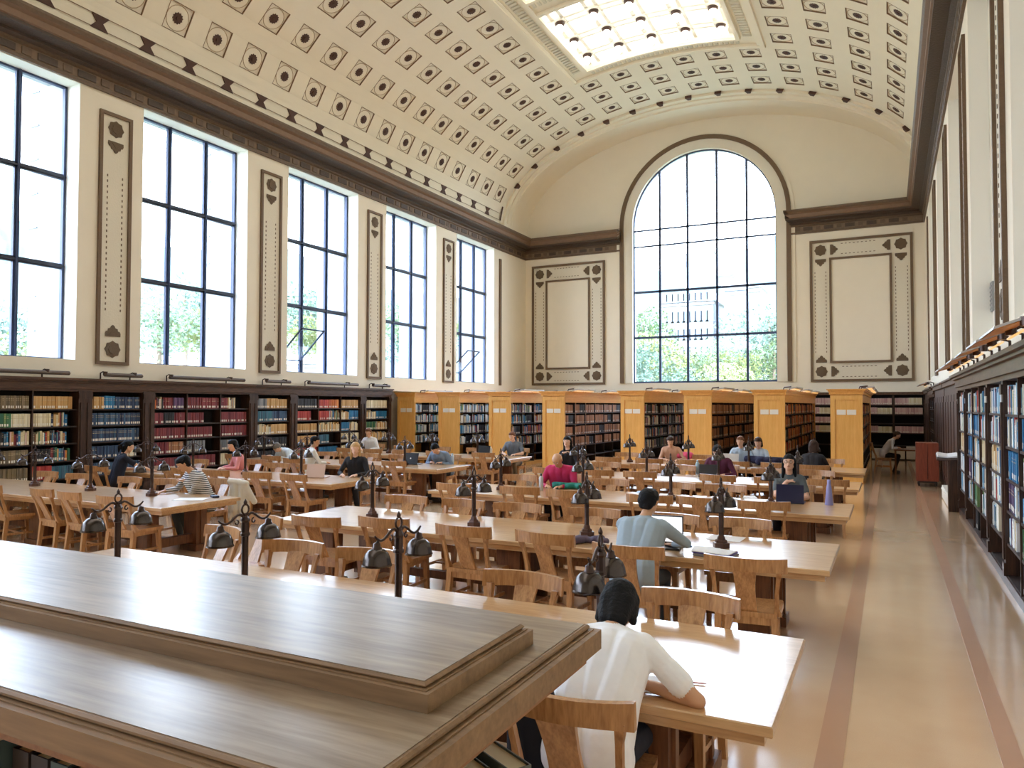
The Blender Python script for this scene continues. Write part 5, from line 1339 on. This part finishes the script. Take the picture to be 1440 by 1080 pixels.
# jacket over the striped reader's chair
jc = []
for k in range(9):
    x = -.11+.028*k; jc.append(((x, .02*sin(k*2.), .94-.02*abs(k-4)), .034, (x*1.15, .05*sin(k*1.7), .50), .040, 0)); jc.append(((x*1.15, .05*sin(k*1.7), .50), .040, (x*1.3-.03, .06*cos(k*1.9), .33+.05*sin(k)), .026, 0))
jc.append(((-.13, 0, .93), .05, (.13, 0, .90), .05, 0)); jc.append(((.1, 0, .9), .05, (.24, .05, .62), .045, 0)); jc.append(((-.1, .03, .9), .05, (-.2, .06, .58), .04, 0))
o = obj('draped_jacket', blob_mesh('draped_jacket', jc, .012, [cloth('cream_jacket', (214, 208, 196))], 2), None); o.location = (-8.93, 8.32, 0); o.rotation_euler = (0, 0, .3)
tag(o, 'cream jacket hanging in folds beside the striped-top writer', 'jacket')
jc = [((-.02+.04*k, .01*k, .80), .045, (-.03+.045*k, .02, .34), .05, 0) for k in range(4)]+[((-.03, 0, .81), .055, (.1, .02, .80), .055, 0)]
o = obj('navy_coat', blob_mesh('navy_coat', jc, .010, [cloth('navy_coat', (24, 28, 42))], 2), None); o.location = (-1.50, 3.05, 0); tag(o, 'dark navy coat hanging at the left of the white T-shirt chair', 'coat')
heap('rucksack', 'black rucksack resting in front of the skewed chair in the passage', 'bag', (-6.35, 5.95, .0), (.34, .3, .42), cloth('black_bag', (26, 27, 32)), .2, 15)
heap('floor_bag', 'dark bag on the floor under the fourth left-hand table end', 'bag', (-8.75, 13.7, .0), (.5, .3, .26), cloth('dark_brown_bag', (44, 36, 38)), .2, 17)
# right side: red-brown cabinet on casters, lectern shelf with open book
t = thing('rolling_cabinet', 'red-brown wooden cabinet on dark casters at the far right of the aisle', 'cabinet', (.86, 22.6, 0)); 
m = MB(); m.cbox(-.26, -.32, .14, .26, .32, 1.14, .01); obj('body', m, RED, t)
m = MB(); m.box(-.22, -.30, .1, .22, .30, .14); obj('plinth', m, RUB, t)
for sx in (-.2, .2):
    for sy in (-.25, .25): m = MB(); m.tube([(sx-.02, sy, .05), (sx+.02, sy, .05)], .05, 10); obj('caster', m, RUB, t)
m = MB(); m.box(-.005, -.325, .2, .005, -.32, 1.1); obj('door_joint', m, RUB, t)
t = thing('consultation_shelf', 'dark sloping shelf jutting from the case end holding an open book', 'shelf', (1.02, 17.3, .0)); m = MB(); m.hexa([(-.2, -.25, 1.02), (.2, -.25, 1.02), (.2, .25, 1.12), (-.2, .25, 1.12)], [(-.2, -.25, 1.05), (.2, -.25, 1.05), (.2, .25, 1.15), (-.2, .25, 1.15)]); m.box(-.0, -.1, 0, .19, .1, 1.02); obj('shelf', m, WALN, t)
m = MB()
for s in (-1, 1): m.hexa([(0, -.14, 0), (s*.19, -.14, .01), (s*.19, .14, .01), (0, .14, 0)], [(0, -.14, .02), (s*.18, -.14, .05), (s*.18, .14, .05), (0, .14, .02)])
o = obj('open_book', m, PAPER); o.location = (1.02, 17.28, 1.10); o.rotation_euler = (.2, 0, 0); tag(o, 'open white-paged book lying on the dark sloping shelf', 'book')
# ------------------------------------------------------------------ outside the windows
GRASS = plain('pale_ground', srgb(130, 134, 112), .9)
HILL = plain('hill_scrub', srgb(86, 98, 90), .95, noise=.22, nscale=.05)
BWH = plain('pale_facade', srgb(140, 140, 138), .85); BWIN = plain('facade_window', srgb(84, 96, 108), .3); BROOF = plain('pale_roof', srgb(206, 204, 200), .8)
m = MB(); m.box(-700, -60, -7.2, 500, 900, -7); gr = struct('ground', m, GRASS)
# one hill ridge round the site, its height following the skyline seen in the windows
m = MB(); pts = []
def ridge(az):   # azimuth from +Y towards -X, degrees
    return 108+14*sin(az*.11+1.3)+8*sin(az*.31+.4)+4*sin(az*.9)
NAZ, NRD = 120, 10
for i in range(NAZ+1):
    az = -40+150*i/NAZ
    for j in range(NRD+1):
        d = 190+36*j; t = j/NRD; h = -7+ridge(az)*(t*t*(3-2*t))*(.88+.12*sin(az*.7+j*1.7))
        pts.append((-d*sin(rad(az)), d*cos(rad(az)), h))
m.add(pts, [(i*(NRD+1)+j, (i+1)*(NRD+1)+j, (i+1)*(NRD+1)+j+1, i*(NRD+1)+j+1) for i in range(NAZ) for j in range(NRD)], 0, True)
struct('hillside', m, HILL)
def building(nm, label, Y, xa, xb, zt, cols, rows, zrow0, dz, ww, wh, depth=14, roof=None, loc=None, rz=0):
    cx = (xa+xb)/2; e = thing(nm, label, 'building', (cx, Y, -7), 0); w = (xb-xa)/2; H = zt+7
    m = MB(); m.box(-w, 0, 0, w, depth, H); m.box(-w-.2, -.3, H-.6, w+.2, 0, H-.2); obj('wall', m, BWH, e)
    if roof: m = MB(); m.hexa([(-w-.5, -.5, H), (w+.5, -.5, H), (w+.5, depth+.5, H), (-w-.5, depth+.5, H)], [(-w+1, depth*.4, H+roof), (w-1, depth*.4, H+roof), (w-1, depth*.6, H+roof), (-w+1, depth*.6, H+roof)]); obj('roof', m, BROOF, e)
    else: m = MB(); m.box(-w-.3, -.4, H, w+.3, depth+.4, H+.4); obj('roof', m, BROOF, e)
    for r in range(rows):
        for c in range(cols):
            x = -w+2*w*(c+.5)/cols; z = zrow0+7+dz*r; m = MB(); m.box(x-ww/2, -.05, z, x+ww/2, .12, z+wh); m.box(x-ww/2-.15, -.12, z-.2, x+ww/2+.15, 0, z); obj('window', m, BWIN, e)
    return e
q = lambda x, y, Y: px(x, y, Y=Y)
a = q(930, 427, 120); b = q(1003, 470, 120)
building('institute_building', 'long white building with rows of windows seen through the arched window', 120, a[0], b[0], a[2], 9, 4, b[2]-3.5, 2.9, 1.1, 1.6, roof=2.2)
a = q(1018, 404, 112); b = q(1051, 470, 112)
building('tower_block', 'white block with paired windows right of centre in the arched window', 112, a[0], b[0], a[2], 2, 6, b[2]-9, 3.0, 1.2, 1.7)
a = q(1053, 405, 104); b = q(1070, 470, 104)
building('white_tower', 'bright plain white tower at the right of the arched window', 104, a[0], b[0], a[2], 1, 4, b[2]-12, 5.0, .5, 1.5, depth=6)
a = q(962, 357, 440); b = q(1003, 372, 440)
building('hilltop_hall', 'pale long hall on the hill in the arched window', 440, a[0], b[0], a[2], 8, 1, b[2], 3, 2, 3, roof=3)
for (Y, xa, xb, zt, lb) in ((62, -88, -74, 7, 'pale house seen through the nearest left window'), (95, -98, -84, 9, 'pale house low in the second left window'), (48, -70, -58, 5, 'pale flat-roofed house at the left edge behind the nearest window')):
    building('pale_house', lb, Y, xa, xb, zt, 4, 3, -3, 3, 1.2, 1.6, roof=2)
def tree_mesh(seed, n=2600):
    r = random.Random(seed); v = []; f = []
    blobs = [(r.gauss(0, .42), r.gauss(0, .42), r.uniform(.35, 1.15), r.uniform(.32, .55)) for _ in range(14)]
    for _ in range(n):
        bx_, by_, bz_, br = r.choice(blobs); u = r.uniform(-1, 1); t = r.uniform(0, 2*pi); s = sqrt(1-u*u); k = br*r.uniform(.75, 1.05)
        c = Vector((bx_+k*s*cos(t), by_+k*s*sin(t), bz_+k*u*.85)); sz = r.uniform(.03, .06)
        a = Vector((r.gauss(0, 1), r.gauss(0, 1), r.gauss(0, 1))).normalized(); b = a.orthogonal().normalized(); i = len(v)
        v += [c+a*sz, c+b*sz*.6, c-a*sz, c-b*sz*.6]; f.append((i, i+1, i+2, i+3))
    me = bpy.data.meshes.new('crown'); me.from_pydata([tuple(x) for x in v], [], f); return me
LEAFS = [plain('leaf_pale_green', srgb(104, 122, 84), .8), plain('leaf_yellow_green', srgb(132, 138, 88), .8), plain('leaf_blue_green', srgb(92, 112, 94), .8)]
TM = []
for k in range(3): me = tree_mesh(k+3); me.materials.append(LEAFS[k]); TM.append(me)
tk = MB(); tk.tube([(0, 0, -.6), (.02, 0, 0), (0, .03, .5)], [.07, .05, .03], 8); TKM = tk.mesh('trunk', plain('bark', srgb(120, 104, 88), .9))
def tree(x, y, ztop, s, kind, label, grp):
    t = thing('tree', label, 'tree', (x, y, 0), R_.uniform(0, 6), grp)
    c = obj('crown', TM[kind], None, t); c.scale = (s, s, s); c.location = (0, 0, ztop-1.6*s)
    c = obj('trunk', TKM, None, t); c.scale = (s, s, s*2.2); c.location = (0, 0, ztop-1.6*s); 
for i, (xp, yp, Y, s, k) in enumerate(((902, 428, 70, 3.6, 0), (918, 462, 66, 3.0, 1), (893, 470, 60, 3.2, 2), (940, 484, 72, 3.0, 1), (965, 492, 75, 3.2, 0), (990, 486, 78, 3.2, 1), (1012, 470, 74, 2.6, 0), (1035, 490, 70, 3.0, 1), (1060, 482, 82, 3.0, 2), (1083, 425, 92, 4.2, 2), (1088, 470, 80, 3.6, 0), (1020, 505, 60, 2.4, 1), (950, 512, 58, 2.5, 2))):
    p_ = px(xp, yp, Y=Y); tree(p_[0], p_[1], p_[2], s, k, '%s leafy tree outside the arched window, %s from its left side' % (('mid green', 'yellow-green', 'blue-green')[k], ORD[min(7, i % 8)] if i < 8 else ('right half, upper', 'right edge, tall', 'right edge, low', 'centre low', 'left of centre low')[i-8]), 'trees beyond the arched window')
for i, (xp, yp, X, s, k) in enumerate(((225, 400, -46, 3.4, 0), (262, 380, -60, 4.6, 2), (300, 430, -48, 3.0, 1), (20, 420, -40, 3.0, 2), (60, 455, -36, 2.4, 1), (425, 395, -50, 3.6, 2), (455, 440, -46, 3.0, 1), (560, 420, -52, 3.6, 0), (590, 450, -46, 3.0, 2), (655, 440, -50, 3.0, 1))):
    p_ = px(xp, yp, X=X); tree(p_[0], p_[1], p_[2], s, k, '%s tree seen through the left-hand windows, %s' % (('mid green', 'yellow-green', 'blue-green')[k], ('left pane of the second window', 'middle pane of the second window, tall', 'low in the second window', 'nearest window, left', 'nearest window, low right', 'third window, tall', 'third window, low', 'fourth window, left', 'fourth window, right', 'fifth window')[i]), 'trees beyond the left windows')
